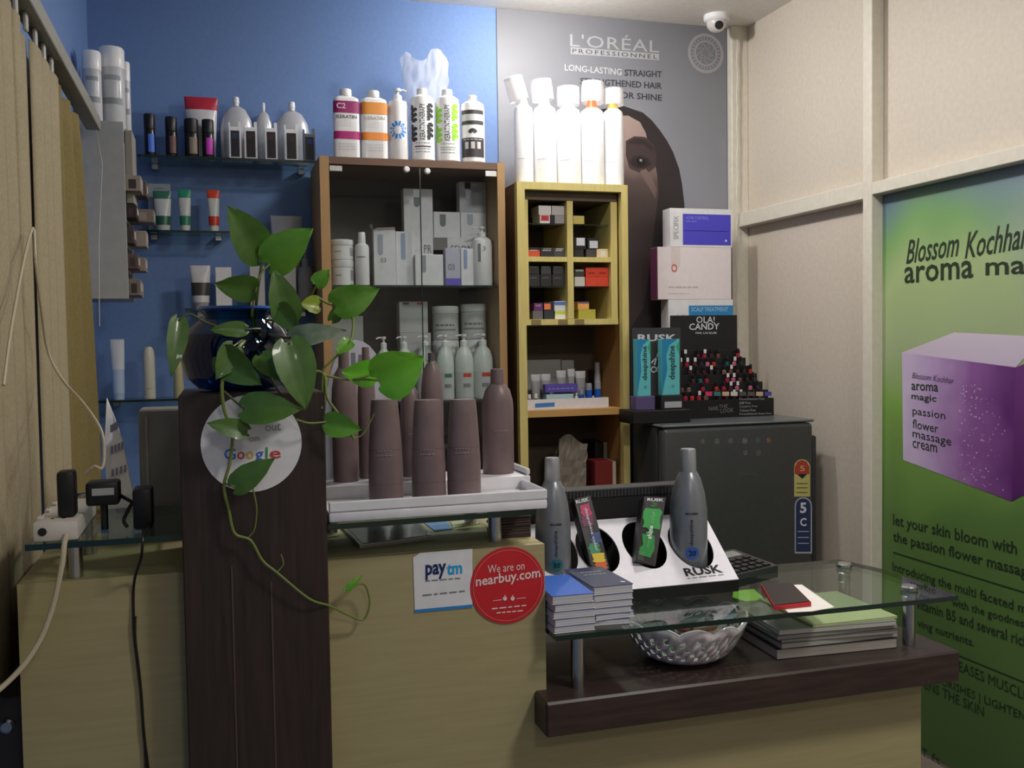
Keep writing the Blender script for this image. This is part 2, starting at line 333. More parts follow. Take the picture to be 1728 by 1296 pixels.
# ================================================================== RIGHT WALL BANNER
bx = XR+RD-.006; by1 = P(1487, 640, 'x', bx).y
t = thing('cosmetics_banner', 'green banner with a purple cream box framed on the right wall', 'banner', (bx, 2.3, .02))
o = MB().box(bx, XR+RD-.0005, 1.2, by1, .02, 1.879).build('sheet', M('dummy'), t, origin=(bx, 2.0, .95))
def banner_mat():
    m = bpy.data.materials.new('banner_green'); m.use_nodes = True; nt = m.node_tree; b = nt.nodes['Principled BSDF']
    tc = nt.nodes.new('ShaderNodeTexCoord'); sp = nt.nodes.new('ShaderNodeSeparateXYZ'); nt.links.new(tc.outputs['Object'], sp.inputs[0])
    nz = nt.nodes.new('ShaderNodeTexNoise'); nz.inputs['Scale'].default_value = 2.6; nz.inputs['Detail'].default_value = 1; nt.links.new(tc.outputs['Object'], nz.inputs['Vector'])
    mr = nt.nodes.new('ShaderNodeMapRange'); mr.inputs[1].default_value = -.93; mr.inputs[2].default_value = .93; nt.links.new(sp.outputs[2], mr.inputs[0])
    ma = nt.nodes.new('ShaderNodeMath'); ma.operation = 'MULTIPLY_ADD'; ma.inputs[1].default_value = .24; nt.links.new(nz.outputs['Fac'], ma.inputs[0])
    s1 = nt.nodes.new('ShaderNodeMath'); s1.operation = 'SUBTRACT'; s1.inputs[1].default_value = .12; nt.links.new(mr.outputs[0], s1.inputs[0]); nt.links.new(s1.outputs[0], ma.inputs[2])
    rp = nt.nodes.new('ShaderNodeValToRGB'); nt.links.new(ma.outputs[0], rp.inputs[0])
    st = [(0, (66, 92, 48)), (.42, (88, 122, 60)), (.6, (126, 166, 78)), (.72, (160, 178, 134)), (.86, (164, 186, 130)), (.93, (120, 164, 100)), (1, (96, 122, 140))]  # printed greens, with the light falloff towards the bottom put into the colours
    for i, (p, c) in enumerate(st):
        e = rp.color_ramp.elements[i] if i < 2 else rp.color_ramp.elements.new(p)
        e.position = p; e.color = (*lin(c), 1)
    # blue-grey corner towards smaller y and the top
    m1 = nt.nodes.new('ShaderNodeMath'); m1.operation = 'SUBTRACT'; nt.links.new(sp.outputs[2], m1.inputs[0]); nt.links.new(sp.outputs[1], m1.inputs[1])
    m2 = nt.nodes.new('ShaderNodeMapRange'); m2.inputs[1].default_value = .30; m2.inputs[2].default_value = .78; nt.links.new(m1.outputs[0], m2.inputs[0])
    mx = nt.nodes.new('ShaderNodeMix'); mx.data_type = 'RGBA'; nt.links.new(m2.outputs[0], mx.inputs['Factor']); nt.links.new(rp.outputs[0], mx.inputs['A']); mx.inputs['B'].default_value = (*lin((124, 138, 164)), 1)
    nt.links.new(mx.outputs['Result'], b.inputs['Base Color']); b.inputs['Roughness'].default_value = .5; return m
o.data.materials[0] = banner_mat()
b1 = bx-.0012; gi = C((34, 50, 30), .6)
def bt(body, bl, br, h, mat=gi, off=0, **k): return wtext(body, 'x', b1-off, bl, br, h, mat, t, **k)
bt('Blossom', (1529, 446), (1618, 432), 40, shear=.35, bold=.008)
bt('Kochhar', (1628, 437), (1738, 418), 44, shear=.35, bold=.008)
bt('aroma', (1526, 479), (1642, 469), 28, bold=.012); bt('magic', (1663, 475), (1800, 470), 40, bold=.012)
bt('let your skin bloom with', (1507, 891), (1716, 943), 24, bold=.012)
bt('the passion flower massage', (1507, 918), (1745, 984), 22, bold=.012)
bt('Introducing the multi faceted m', (1506, 967), (1732, 1042), 19, bold=.008)
bt('with the goodness', (1606, 1026), (1735, 1066), 17, bold=.008)
bt('vitamin B5 and several rich', (1546, 1026), (1735, 1094), 17, bold=.008)
bt('ving nutrients.', (1548, 1061), (1644, 1096), 16, bold=.008)
bt('EASES MUSCLE', (1618, 1132), (1735, 1184), 17); bt('NOURISHES | LIGHTENS', (1566, 1150), (1740, 1226), 17); bt('ENS THE SKIN', (1560, 1162), (1660, 1210), 16)
bt('T.', (1556, 1276), (1567, 1281), 14); bt('Ft', (1573, 1284), (1586, 1290), 13)
for (ax_, ay), (bx_, by) in (((1507, 931), (1730, 999)), ((1600, 1098), (1730, 1151))):
    poly([P(ax_, ay, 'x', b1), P(bx_, by, 'x', b1), P(bx_, by+2.2, 'x', b1), P(ax_, ay+2.2, 'x', b1)], 'rule_line', gi, t)
bq = lambda pts, off=0: [P(*q, 'x', b1-off) for q in pts]
poly(bq([(1522, 595), (1610, 561), (1760, 568), (1714, 620)]), 'box_top_print', gradient('print_lid', [(0, (196, 176, 208)), (1, (212, 200, 216))], 2, -.1, .1), t)
poly(bq([(1522, 595), (1714, 620), (1707, 846), (1524, 776)]), 'box_front_print', gradient('print_front', [(0, (96, 40, 112)), (.35, (140, 90, 154)), (.75, (186, 160, 204)), (1, (206, 190, 218))], 1, -.24, .24, .35, 9), t)
poly(bq([(1714, 620), (1770, 597), (1766, 815), (1707, 846)]), 'box_side_print', gradient('print_side', [(0, (84, 30, 98)), (1, (120, 62, 132))], 2, 0, .6), t)
bt('aroma', (1538, 658), (1583, 661), 11, off=.001, bold=.01); bt('magic', (1538, 677), (1580, 682), 14, off=.001, bold=.01)
bt('passion', (1540, 703), (1595, 712), 16, off=.001); bt('flower', (1540, 722), (1583, 731), 15, off=.001)
bt('massage', (1540, 742), (1605, 757), 14, off=.001); bt('cream', (1540, 755), (1581, 764), 12, off=.001)
bt('Blossom Kochhar', (1539, 638), (1610, 648), 10, C((96, 70, 110), .6), off=.001, shear=.3)
b = MB()
for i in range(150):
    k = random.random(); x = 1612+60*k+random.gauss(0, 16); y = 640+170*random.random()+20*k
    if x < 1618 or x > 1706: continue
    s = random.uniform(.6, 1.7); b.add(bq([(x-s, y), (x, y-s), (x+s, y), (x, y+s)], .0012), [(0, 1, 2, 3)])
b.build('blossom_print', C((206, 188, 216), .6), t, smooth=0, kind='stuff')

# ================================================================== RECEPTION DESK
XD0, XP0, XP1, XU1, XL1 = -.305, -.060, .164, .553, 1.362
t = thing('reception_desk', 'two-level reception desk in oak laminate with a dark pillar', 'desk', (.5, 1.85, 0))
MB().box(XD0, XP0, 1.65, 2.05, 0, 1.035).build('side_unit', lam, t)
MB().box(XP1, XU1, 1.65, 1.668, 0, 1.035).build('front_panel', lam, t)
MB().box(XP1, XU1-.002, 1.668, 2.05, 1.015, 1.036).build('counter_top', lam, t)
MB().box(XU1-.018, XU1-.001, 1.668, 2.05, 0, 1.014).build('end_panel', wenge, t)
MB().box(XP0, XP1, 1.60, 1.86, 0, 1.322, bev=.002).build('pillar', wenge, t)
for i, x in enumerate((.012, .072)):
    MB().box(x, x+.0025, 1.5988, 1.602, .0, 1.05-.03*i).build('pillar_groove', M('groove_line', (84, 68, 64), .5), t)
MB().box(XU1, XL1, 1.65, 1.668, 0, .712).build('lower_panel', lam, t)
MB().box(.530, 1.402, 1.585, 2.15, .708, .770, bev=.004).build('lower_counter', wengeh, t)
def glass_top(pts, z, th=.010):
    g = MB().prism([(x, y, z) for x, y in pts], (0, 0, th)).build('glass_shelf', glass, t, smooth=0)
    e = MB(); n = len(pts); cx = sum(p[0] for p in pts)/n; cy = sum(p[1] for p in pts)/n
    k = lambda p: (p[0]+(.0006 if p[0] > cx else -.0006), p[1]+(.0006 if p[1] > cy else -.0006))
    for i in range(n):
        a, c_ = k(pts[i]), k(pts[(i+1) % n]); e.add([(a[0], a[1], z+.0004), (c_[0], c_[1], z+.0004), (c_[0], c_[1], z+th-.0004), (a[0], a[1], z+th-.0004)], [(0, 1, 2, 3)])
    e.build('glass_edge', glass_edge, g, smooth=0)
glass_top([(XP1+.002, 1.60), (.525, 1.612), (.525, 1.93), (XP1+.002, 1.93)], 1.096)
glass_top([(-.285, 1.615), (XP0-.002, 1.615), (XP0-.002, 1.92), (-.285, 1.92)], 1.093)
glass_top([(.557, 1.603), (1.396, 1.586), (1.402, 1.83), (1.372, 1.94), (.557, 1.965)], .871)
def post(x, y, z0, z1, cap=True):
    o = MB().lathe([(.0125, 0), (.0125, z1-z0)], (x, y, z0), 18).build('standoff_post', steel, t)
    if cap: MB().lathe([(.013, 0), (.017, .002), (.017, .008), (.014, .011)], (x, y, z1+.0102), 18).build('post_cap', steel, o)
for x, y in ((.612, 1.645), (1.333, 1.652), (1.333, 1.866), (.612, 1.90)): post(x, y, .7702, .8708, x > 1)
for x, y in ((.475, 1.70), (.475, 1.88), (.20, 1.88)): post(x, y, 1.0362, 1.0958, False)
for x, y in ((-.225, 1.675), (-.225, 1.86)): post(x, y, 1.0352, 1.0928, False)
# stickers on the desk front
fy = 1.6496
def tri(pts, name, mat, parent, y): return poly([P(*q, 'y', y) for q in pts], name, mat, parent)
t = thing('payment_sticker', 'white square payment sticker with blue lower band on desk front', 'sticker', P(748, 1030, 'y', fy))
b = [P(*q, 'y', fy) for q in ((697, 941), (708, 933), (797, 926), (797, 1025), (700, 1034))]
MB().prism(b, (0, -.0008, 0)).build('sheet', card, t)
q = fy-.0014
tri([(700, 1034), (797, 1025), (797, 1020), (700, 1029)], 'blue_band', C((40, 130, 200), .5), t, q)
wtext('pay', 'y', q, (718, 979), (753, 976), 26, C((20, 40, 96), .5), t, bold=.03)
wtext('tm', 'y', q, (754, 971), (780, 968), 19, C((30, 160, 220), .5), t, bold=.03)
wtext('Accepted Here Accepted', 'y', q, (718, 983), (780, 978), 5, grey_ink, t)
wtext('Enter Mobile Number, Pay', 'y', q, (713, 1008), (788, 1000), 6, grey_ink, t)
t = thing('round_sticker', 'red round sticker with pale pink lettering on the desk front', 'sticker', P(857, 1052, 'y', fy-.002))
cc = P(857, 988, 'y', fy-.0022); rr = .0685
def disc(c, r, y, n=48): return [Vector((c.x+r*math.cos(2*PI*i/n), y, c.z+r*math.sin(2*PI*i/n))) for i in range(n)]
MB().prism(disc(cc, rr, cc.y+.0016), (0, -.001, 0)).build('sheet', C((196, 34, 44), .5), t)
q = fy-.0024
cr = cc.copy(); cr.y = q; ring(cr, rr*.915, rr*.93, 48).build('border_line', C((226, 120, 120), .5), t, smooth=0)
pk = C((240, 214, 212), .5)
wtext('We are on', 'y', q, (823, 968), (885, 961), 14, pk, t)
wtext('nearbuy.com', 'y', q, (803, 995), (912, 979), 22, pk, t, bold=.018)
for k_, pxx in enumerate((852, 865)):
    a = P(pxx, 1010, 'y', q); b = MB().lathe([(.0038, 0), (.0038, .0004)], (0, 0, 0), 12, mat=Matrix.Rotation(PI/2, 4, 'X'))
    for p_ in b.v: p_ += a
    b.box(a.x-.0007, a.x+.0007, a.y-.0004, a.y, a.z+.003, a.z+.0065); b.build('store_icon', pk, t)
for x0_, x1_ in ((832, 847), (872, 887)): tri([(x0_, 1013.4-(x0_-832)*.09), (x1_, 1013-(x1_-832)*.09), (x1_, 1014-(x1_-832)*.09), (x0_, 1014.4-(x0_-832)*.09)], 'rule_line', pk, t, q)
wtext('use nearbuy now for', 'y', q, (830, 1030), (888, 1024), 5, pk, t); wtext('the best near you', 'y', q, (838, 1037), (882, 1033), 5, pk, t)
gy = 1.5995
t = thing('review_sticker', 'white round sticker with multicoloured lettering on the dark pillar', 'sticker', P(426, 824, 'y', gy))
cc = P(425, 748, 'y', gy)
MB().prism(disc(cc, .0775, gy), (0, -.0009, 0)).build('sheet', card, t)
for s_, x_, x2_, c_ in (('G', 378, 395, (66, 110, 200)), ('o', 397, 408, (200, 60, 50)), ('o', 410, 421, (220, 180, 40)), ('g', 423, 435, (66, 110, 200)), ('l', 447-9, 441, (60, 150, 80)), ('e', 444, 474-14, (200, 60, 50))):
    d_ = 7 if s_ == 'g' else 0
    x_ = 378+(x_-378)*1.17; x2_ = 378+(x2_-378)*1.17
    wtext(s_, 'y', gy-.0018, (x_, 776+d_-(x_-378)*.03), (x2_, 776+d_-(x2_-378)*.03), 19 if s_ in 'Ggl' else 13, C(c_, .5), t, bold=.01)
wtext('out', 'y', gy-.0018, (448, 728), (474, 726), 12, C((150, 152, 156), .5), t); wtext('on', 'y', gy-.0018, (420, 746), (438, 745), 8, C((150, 152, 156), .5), t)

# ================================================================== REFRIGERATOR
t = thing('refrigerator', 'small dark grey single-door refrigerator in the corner', 'refrigerator', (1.82, 3.4, 0))
FX0, FX1, FY, FZ = 1.502, 2.118, 3.145, 1.092
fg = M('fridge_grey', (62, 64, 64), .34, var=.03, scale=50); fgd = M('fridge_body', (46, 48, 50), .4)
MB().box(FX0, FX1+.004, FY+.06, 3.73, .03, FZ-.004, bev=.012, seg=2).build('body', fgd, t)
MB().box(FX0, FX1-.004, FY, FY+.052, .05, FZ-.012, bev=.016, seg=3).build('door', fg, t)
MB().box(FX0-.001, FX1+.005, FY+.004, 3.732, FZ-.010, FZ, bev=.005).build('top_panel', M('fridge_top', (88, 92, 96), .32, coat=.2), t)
MB().box(FX1-.0025, FX1+.018, FY+.012, FY+.09, .3, 1.03, bev=.008, seg=2).build('handle_grip', fgd, t)
for dx in (0, 1):
    for dy in (0, 1): MB().lathe([(.02, 0), (.02, .031)], (FX0+.06+dx*.5, FY+.12+dy*.48, 0), 12).build('foot', black, t)
fq = FY-.0008
icons = [(1186, 745), (1210, 745), (1233, 744), (1257, 744), (1279, 743), (1297, 743), (1258, 764), (1280, 764)]
icc = [(120, 112, 92), (120, 118, 110), (112, 116, 112), (130, 136, 130), (96, 104, 104), (150, 110, 84), (110, 116, 112), (104, 112, 108)]
for i, (x, y) in enumerate(icons):
    a = P(x, y, 'y', fq); r = .0105; b = MB(); k = [3, 5, 6, 20, 8, 4, 4, 8][i]
    for j in range(k):
        u0 = 2*PI*j/k+.4; u1 = 2*PI*(j+.7)/k+.4
        b.add([a+Vector((r*.55*math.cos(u0), 0, r*.55*math.sin(u0))), a+Vector((r*math.cos(u0), 0, r*math.sin(u0))), a+Vector((r*math.cos(u1), 0, r*math.sin(u1))), a+Vector((r*.55*math.cos(u1), 0, r*.55*math.sin(u1)))], [(0, 1, 2, 3)])
    b.add([a+Vector((-.003, 0, -.003)), a+Vector((.003, 0, -.003)), a+Vector((.003, 0, .003)), a+Vector((-.003, 0, .003))], [(0, 1, 2, 3)])
    b.build('door_icon', C(icc[i], .5), t, smooth=0)
wtext('Whirlpool', 'y', fq, (1247, 805), (1277, 804), 9, C((84, 88, 88), .4), t, shear=.2)
def arch(l, tp, r, b, y, n=10):
    c_ = (l+r)/2; h = (r-l)/2; pts = [(l, b), (r, b), (r, tp+h)]
    pts += [(c_+h*math.cos(PI*i/n), tp+h-h*math.sin(PI*i/n)) for i in range(1, n)]+[(l, tp+h)]
    return [P(*q, 'y', y) for q in pts]
MB().prism(arch(1340, 775, 1367, 838, fq+.0006), (0, -.0008, 0)).build('rating_label', C((188, 184, 112), .5), t)
tri([(1341, 800), (1366, 800), (1366, 788), (1361, 779), (1353, 776), (1346, 779), (1341, 788)], 'rating_fan', C((168, 62, 50), .5), t, fq-.0008)
tri([(1345, 800), (1362, 800), (1354, 808)], 'rating_pointer', ink, t, fq-.0011)
wtext('5', 'y', fq-.0011, (1350, 795), (1358, 795), 9, C((220, 190, 130), .5), t)
for y_ in (815, 822, 830): tri([(1344, y_), (1363, y_), (1363, y_+2), (1344, y_+2)], 'label_line', C((120, 112, 66), .5), t, fq-.0009)
MB().prism(arch(1341, 839, 1370, 934, fq+.0006), (0, -.0008, 0)).build('warranty_border', C((168, 176, 186), .5), t)
MB().prism(arch(1343, 841, 1368, 931, fq-.0003), (0, -.0004, 0)).build('warranty_label', C((38, 50, 88), .45), t)
wtext('5', 'y', fq-.0012, (1350, 866), (1361, 866), 18, C((206, 210, 218), .5), t, bold=.03); wtext('C', 'y', fq-.0012, (1350, 888), (1361, 888), 14, C((206, 210, 218), .5), t, bold=.03)
for y_ in (896, 906, 916): tri([(1346, y_), (1365, y_), (1365, y_+1.8), (1346, y_+1.8)], 'label_line', C((150, 158, 180), .5), t, fq-.0011)

# ================================================================== GLASS-DOOR CABINET
CX0, CX1, CYF, CYB, CZ0, CZ1 = .356, 1.022, 3.45, 3.785, .82, 2.048
t = thing('glass_cabinet', 'wall cabinet with tan edging and two glass doors', 'cabinet', (.69, 3.62, CZ0))
edge = M('tan_edge', (164, 130, 86), .5, scale=14, stretch=(6, 6, 1)); brown = M('brown_board', (104, 78, 60), .5, scale=10, stretch=(1, 8, 8)); cint = M('cabinet_inside', (70, 69, 68), .6, scale=30)
MB().box(CX0, CX0+.032, CYF, CYB, CZ0, CZ1).build('side', edge, t); MB().box(CX1-.028, CX1, CYF, CYB, CZ0, CZ1).build('side', edge, t)
MB().box(CX0+.032, CX1-.028, CYF+.002, CYB, CZ1-.026, CZ1-.001).build('top_board', brown, t); MB().box(CX0+.032, CX1-.028, CYF+.002, CYB, CZ0, CZ0+.025).build('bottom_board', brown, t)
MB().box(CX0+.032, CX1-.028, CYB-.012, CYB, CZ0+.025, CZ1-.026).build('back_board', cint, t)
for z in (1.604, 1.186):
    s_ = MB().box(CX0+.033, CX1-.029, CYF+.02, CYB-.013, z-.008, z).build('glass_shelf', glass, t)
    MB().add([(CX0+.033, CYF+.0195, z-.008), (CX1-.029, CYF+.0195, z-.008), (CX1-.029, CYF+.0195, z), (CX0+.033, CYF+.0195, z)], [(0, 1, 2, 3)]).build('glass_edge', glass_edge, s_, smooth=0)
xm = P(711, 400, 'y', CYF).x
for i, (a, b_) in enumerate(((CX0+.033, xm-.001), (xm+.001, CX1-.029))):
    dr = MB().box(a, b_, CYF+.004, CYF+.009, CZ0+.028, CZ1-.03).build('glass_door', door_glass, t)
    e_ = b_ if i == 0 else a
    MB().box(e_-.0008, e_+.0008, CYF+.0035, CYF+.0092, CZ0+.028, CZ1-.03).build('door_edge', glass_edge, dr)
    k = P((686, 721)[i], (286, 289)[i], 'y', CYF)
    MB().lathe([(.011, 0), (.011, .006), (.007, .012)], (k.x, CYF+.003, k.z), 18, mat=Matrix.Rotation(PI/2, 4, 'X')).build('door_knob', gloss_white, dr)
    hx = (a, b_-.045)[i]; MB().box(hx, hx+.045, CYF-.001, CYF+.0115, CZ1-.052, CZ1-.031, bev=.002).build('hinge_clip', steel, dr)
    MB().box(hx, hx+.045, CYF-.001, CYF+.0115, CZ0+.03, CZ0+.05, bev=.002).build('hinge_clip', steel, dr)

# ================================================================== YELLOW SHELF UNIT
YX0, YX1, YY, YYB, YZ = 1.052, 1.486, 3.40, 3.72, 1.975
t = thing('shelf_unit', 'narrow yellow pine shelf unit beside the refrigerator', 'shelf', (1.27, 3.56, 0))
pine = M('pine', (194, 178, 108), .5, scale=9, stretch=(10, 10, 1), c2=(206, 191, 124)); pined = M('shaded_stained_board', (110, 84, 58), .55, scale=10, stretch=(8, 8, 1)); uint_ = M('unit_inside', (84, 70, 56), .65)  # pined: brown stain of the left side, with its unlit shade in the colour
MB().box(YX0, YX0+.030, YY, YY+.03, 0, YZ).build('stile', pine, t); MB().box(YX1-.026, YX1, YY, YY+.03, 0, YZ).build('stile', pine, t)
MB().box(YX0+.002, YX0+.020, YY+.03, YYB, 0, YZ-.001).build('side', pined, t); MB().box(YX1-.018, YX1-.002, YY+.03, YYB, 0, YZ-.001).build('side', M('pine_side', (178, 132, 78), .5, scale=9, stretch=(8, 8, 1)), t)
MB().box(YX0+.030, YX1-.026, YY, YY+.03, YZ-.027, YZ).build('top_rail', pine, t); MB().box(YX0+.02, YX1-.018, YY+.03, YYB, YZ-.02, YZ-.0005).build('top_board', pine, t)
MB().box(YX0+.02, YX1-.018, YYB-.012, YYB, 0, YZ-.02).build('back_board', uint_, t)
GY = YY+.034; xd0, xd1 = P(957.5, 430, 'y', GY).x, P(967.5, 430, 'y', GY).x
z430, z535, z690 = 1.708, 1.478, 1.140
MB().box(YX0+.0305, YX0+.052, GY, YYB-.013, z535, YZ-.06).build('grid_side', pine, t); MB().box(YX1-.056, YX1-.030, GY, YYB-.013, z535, YZ-.06).build('grid_side', pine, t)
MB().box(YX0+.0305, YX1-.030, GY, YYB-.013, YZ-.0595, YZ-.0275).build('grid_top', uint_, t)
MB().box(xd0, xd1, GY, YYB-.013, z535+.001, YZ-.0605).build('divider', pine, t)
GL0, GL1, GR0, GR1 = YX0+.0525, xd0-.0005, xd1+.0005, YX1-.0565
for a, b_ in ((GL0, GL1), (GR0, GR1)):
    MB().box(a, b_, GY+.001, YYB-.013, z430-.018, z430).build('grid_shelf', pine, t)
    for z in (1.833, 1.600): 
        s_ = MB().box(a, b_, GY+.02, YYB-.013, z-.005, z).build('glass_shelf', glass, t)
MB().box(YX0+.0305, YX1-.030, YY+.031, YYB-.013, z535-.022, z535-.0005).build('lower_rail', pine, t)
for a, b_ in ((1.13, 1.178), (1.30, 1.338), (1.235, 1.27)): MB().box(a-.02, a+.018, YY+.0300, YY+.0312, z535-.021, z535-.002).build('stain_patch', M('stain', (128, 112, 70), .5), t)
MB().box(YX0+.0305, YX1-.020, YY+.031, YYB-.013, z690-.025, z690).build('lower_shelf', M('pine_shelf', (184, 142, 84), .5, scale=9, stretch=(1, 8, 8)), t)
MB().box(YX0+.0305, YX1-.020, YY+.031, YYB-.013, .78, .80).build('base_shelf', brown, t)

# ================================================================== BOTTLES AND PACKS
def flask(name, label, cat, l, r, tp, b, y, z0, mat, prof, group=None, n=24, sy=1.0, power=2, cx=None):
    """upright lathe-shaped thing from its pixel box at depth y; prof in (radius fraction, height fraction)"""
    x0_, x1_, zb, zt = FR(l, tp, r, b, y); R = (x1_-x0_)/2; H = zt-zb; c_ = ((x0_+x1_)/2, y, z0)
    tt = thing(name, label, cat, c_, group)
    o_ = MB().lathe([(R*p[0], H*p[1]) for p in prof], c_, n, 1, sy, power=power).build('body', mat, tt)
    return tt, c_, R, H
def sub(tt, c_, R, H, prof, name, mat, n=20, sy=1.0, power=2, dx=0):
    return MB().lathe([(R*p[0], H*p[1]) for p in prof], (c_[0]+dx, c_[1], c_[2]), n, 1, sy, power=power).build(name, mat, tt)
def band(tt, c_, R, H, f0, f1, mat, name='label_band', half=86, sy=1.0, k=1.012, power=2, a=None):
    a = facing(c_[0], c_[1]) if a is None else a
    return MB().patch(c_, R*k, c_[2]+H*f0, c_[2]+H*f1, a-half, a+half, 1, sy, 16, power).build(name, mat, tt)
def pump(tt, c_, R, H, f0, mat, side=1, rad=.3):
    h = H*(1-f0); z = c_[2]+H*f0; r = R*rad
    MB().lathe([(r*1.25, 0), (r*1.25, h*.38), (r*.9, h*.48), (r*.45, h*.5), (r*.45, h*.8)], (c_[0], c_[1], z), 16).build('pump_collar', mat, tt)
    d = .9*R*side
    MB().lathe([(r*.95, h*.78), (r*1.0, h*.84), (r*.9, h)], (c_[0], c_[1], z), 16).tube([(c_[0]+side*r*.5, c_[1], z+h*.9), (c_[0]+d*.7, c_[1]-.002, z+h*.9), (c_[0]+d, c_[1]-.003, z+h*.8)], h*.075, 8).build('pump_head', mat, tt)
def tube_pack(name, label, l, r, tp, b, y, z0, mat, capmat, crimp=None, mid=None, group=None, capf=.14, wtop=1.0, tilt=0, cat='tube'):
    x0_, x1_, zb, zt = FR(l, tp, r, b, y); R = (x1_-x0_)/2; H = zt-zb; c_ = ((x0_+x1_)/2, y, z0)
    tt = thing(name, label, cat, c_, group); n = 20
    def lo(f0, f1, m, nm, grow=0):
        vs = []; fs = []; K = 7
        for j in range(K):
            f = f0+(f1-f0)*j/(K-1); g = max(0, (f-capf)/(1-capf)); rx = R*(.80+(wtop-.80)*g)+grow; ry = R*.8*max(0, 1-g)**.7+.0012+grow
            for i in range(n):
                a = 2*PI*i/n; vs.append(Vector((c_[0]+rx*math.cos(a)+tilt*H*f, c_[1]+ry*math.sin(a), c_[2]+H*f)))
        for j in range(K-1):
            for i in range(n): fs.append((j*n+i, j*n+(i+1) % n, (j+1)*n+(i+1) % n, (j+1)*n+i))
        fs.append(tuple(range(n))); fs.append(tuple(range((K-1)*n, K*n)))
        return MB().add(vs, fs).build(nm, m, tt)
    lo(capf, 1, mat, 'body'); MB().lathe([(R*.72, 0), (R*.78, H*capf)], c_, n).build('cap', capmat, tt)
    if crimp: lo(.8, 1.002, crimp, 'crimp_band', .0006)
    if mid: lo(mid[0], mid[1], mid[2], 'printed_band', .0006)
    return tt
def carton(name, label, l, r, tp, b, y, mat, depth=.05, z0=None, group=None, cat='box', bev=.0012, flap=False):
    x0_, x1_, zb, zt = FR(l, tp, r, b, y)
    if z0 is not None: zt += z0-zb; zb = z0
    tt = thing(name, label, cat, ((x0_+x1_)/2, y+depth/2, zb), group)
    MB().box(x0_, x1_, y, y+depth, zb, zt, bev=bev).build('carton', mat, tt)
    tt['q'] = (x0_, x1_, zb, zt, y); return tt
def panel(tt, f, mat, name='printed_panel', side='front'):
    """printed rectangle on a carton front, f = (u0,u1,v0,v1) fractions"""
    x0_, x1_, zb, zt, y = tt['q']; X = lambda u: x0_+(x1_-x0_)*u; Z = lambda v: zb+(zt-zb)*v
    return poly([(X(f[0]), y-.0006, Z(f[2])), (X(f[1]), y-.0006, Z(f[2])), (X(f[1]), y-.0006, Z(f[3])), (X(f[0]), y-.0006, Z(f[3]))], name, mat, tt)
def ctext(tt, body, f, mat, **k):
    x0_, x1_, zb, zt, y = tt['q']; X = lambda u: x0_+(x1_-x0_)*u; Z = lambda v: zb+(zt-zb)*v; turn = k.pop('turn', False)
    if turn: return text(body, flat((X(f[1]), y-.0011, Z(f[2])), (X(f[1]), y-.0011, Z(f[3])), (X(f[0]), y-.0011, Z(f[2]))), mat, tt, **k)
    return text(body, flat((X(f[0]), y-.0011, Z(f[2])), (X(f[1]), y-.0011, Z(f[2])), (X(f[0]), y-.0011, Z(f[3]))), mat, tt, **k)
def done(tt):
    if 'q' in tt: del tt['q']

# ---- six white bottles on top of the glass cabinet
GK = 'bottles on top of the glass cabinet'; zc = CZ1+.0005; yk = 3.51
rect = [(.93, 0), (1, .015), (1, .80), (.93, .86), (.62, .895), (.45, .90)]
for (l, r, tp, b, cm, c2, word, lab) in ((562, 606, 145, 263, (150, 34, 104), (168, 30, 110), 'C2', 'white square-shouldered keratin bottle with magenta bands'), (608, 653, 149, 266, (226, 146, 62), (228, 138, 50), '', 'white square-shouldered keratin bottle with orange bands')):
    tt, c_, R, H = flask('keratin_bottle', lab, 'bottle', l, r, tp, b, yk, zc, gloss_white, rect, GK, 32, .62, 4.5)
    sub(tt, c_, R, H, [(.44, .895), (.46, .905), (.46, .985), (.42, 1)], 'cap', white)
    yf = c_[1]-R*.62-.001; m1 = C(cm, .4); m2 = C(c2, .4)
    MB().patch(c_, R*1.01, c_[2]+H*.645, c_[2]+H*.815, -176, -4, 1, .62*1.02, 28, 4.5).build('upper_band', m1, tt); MB().patch(c_, R*1.01, c_[2]+H*.275, c_[2]+H*.385, -176, -4, 1, .62*1.02, 28, 4.5).build('lower_band', m2, tt)
    g = lambda u0, u1, v0, v1, yo=.0012: flat((c_[0]+R*u0, yf-yo, c_[2]+H*v0), (c_[0]+R*u1, yf-yo, c_[2]+H*v0), (c_[0]+R*u0, yf-yo, c_[2]+H*v1))
    if word: text(word, g(-.8, -.1, .70, .78, .0022), C((220, 190, 200), .5), tt, bold=.02)
    text('KERATIN', g(-.78, .72, .565, .615), C((60, 50, 60), .5) if word else C((176, 160, 146), .5), tt, bold=.01)
    for v in (.53, .505, .48, .45): text('moisturizing shampoo', g(-.7, .3, v, v+.012), C((190, 176, 182), .5), tt)
    for v in (.2, .16, .12): text('professional 1000 ml', g(-.7, .6, v, v+.018), C((190, 186, 192), .5), tt)
rnd = [(.9, 0), (1, .02), (1, .80), (.92, .87), (.62, .905), (.42, .915)]
tt, c_, R, H = flask('pump_bottle', 'white pump bottle with a blue flower print on the glass cabinet', 'bottle', 655, 688, 144, 267, yk, zc, gloss_white, [(.93, 0), (1, .02), (1, .76), (.9, .815), (.6, .83)], GK)
pump(tt, c_, R, H, .83, white, 1, .36)
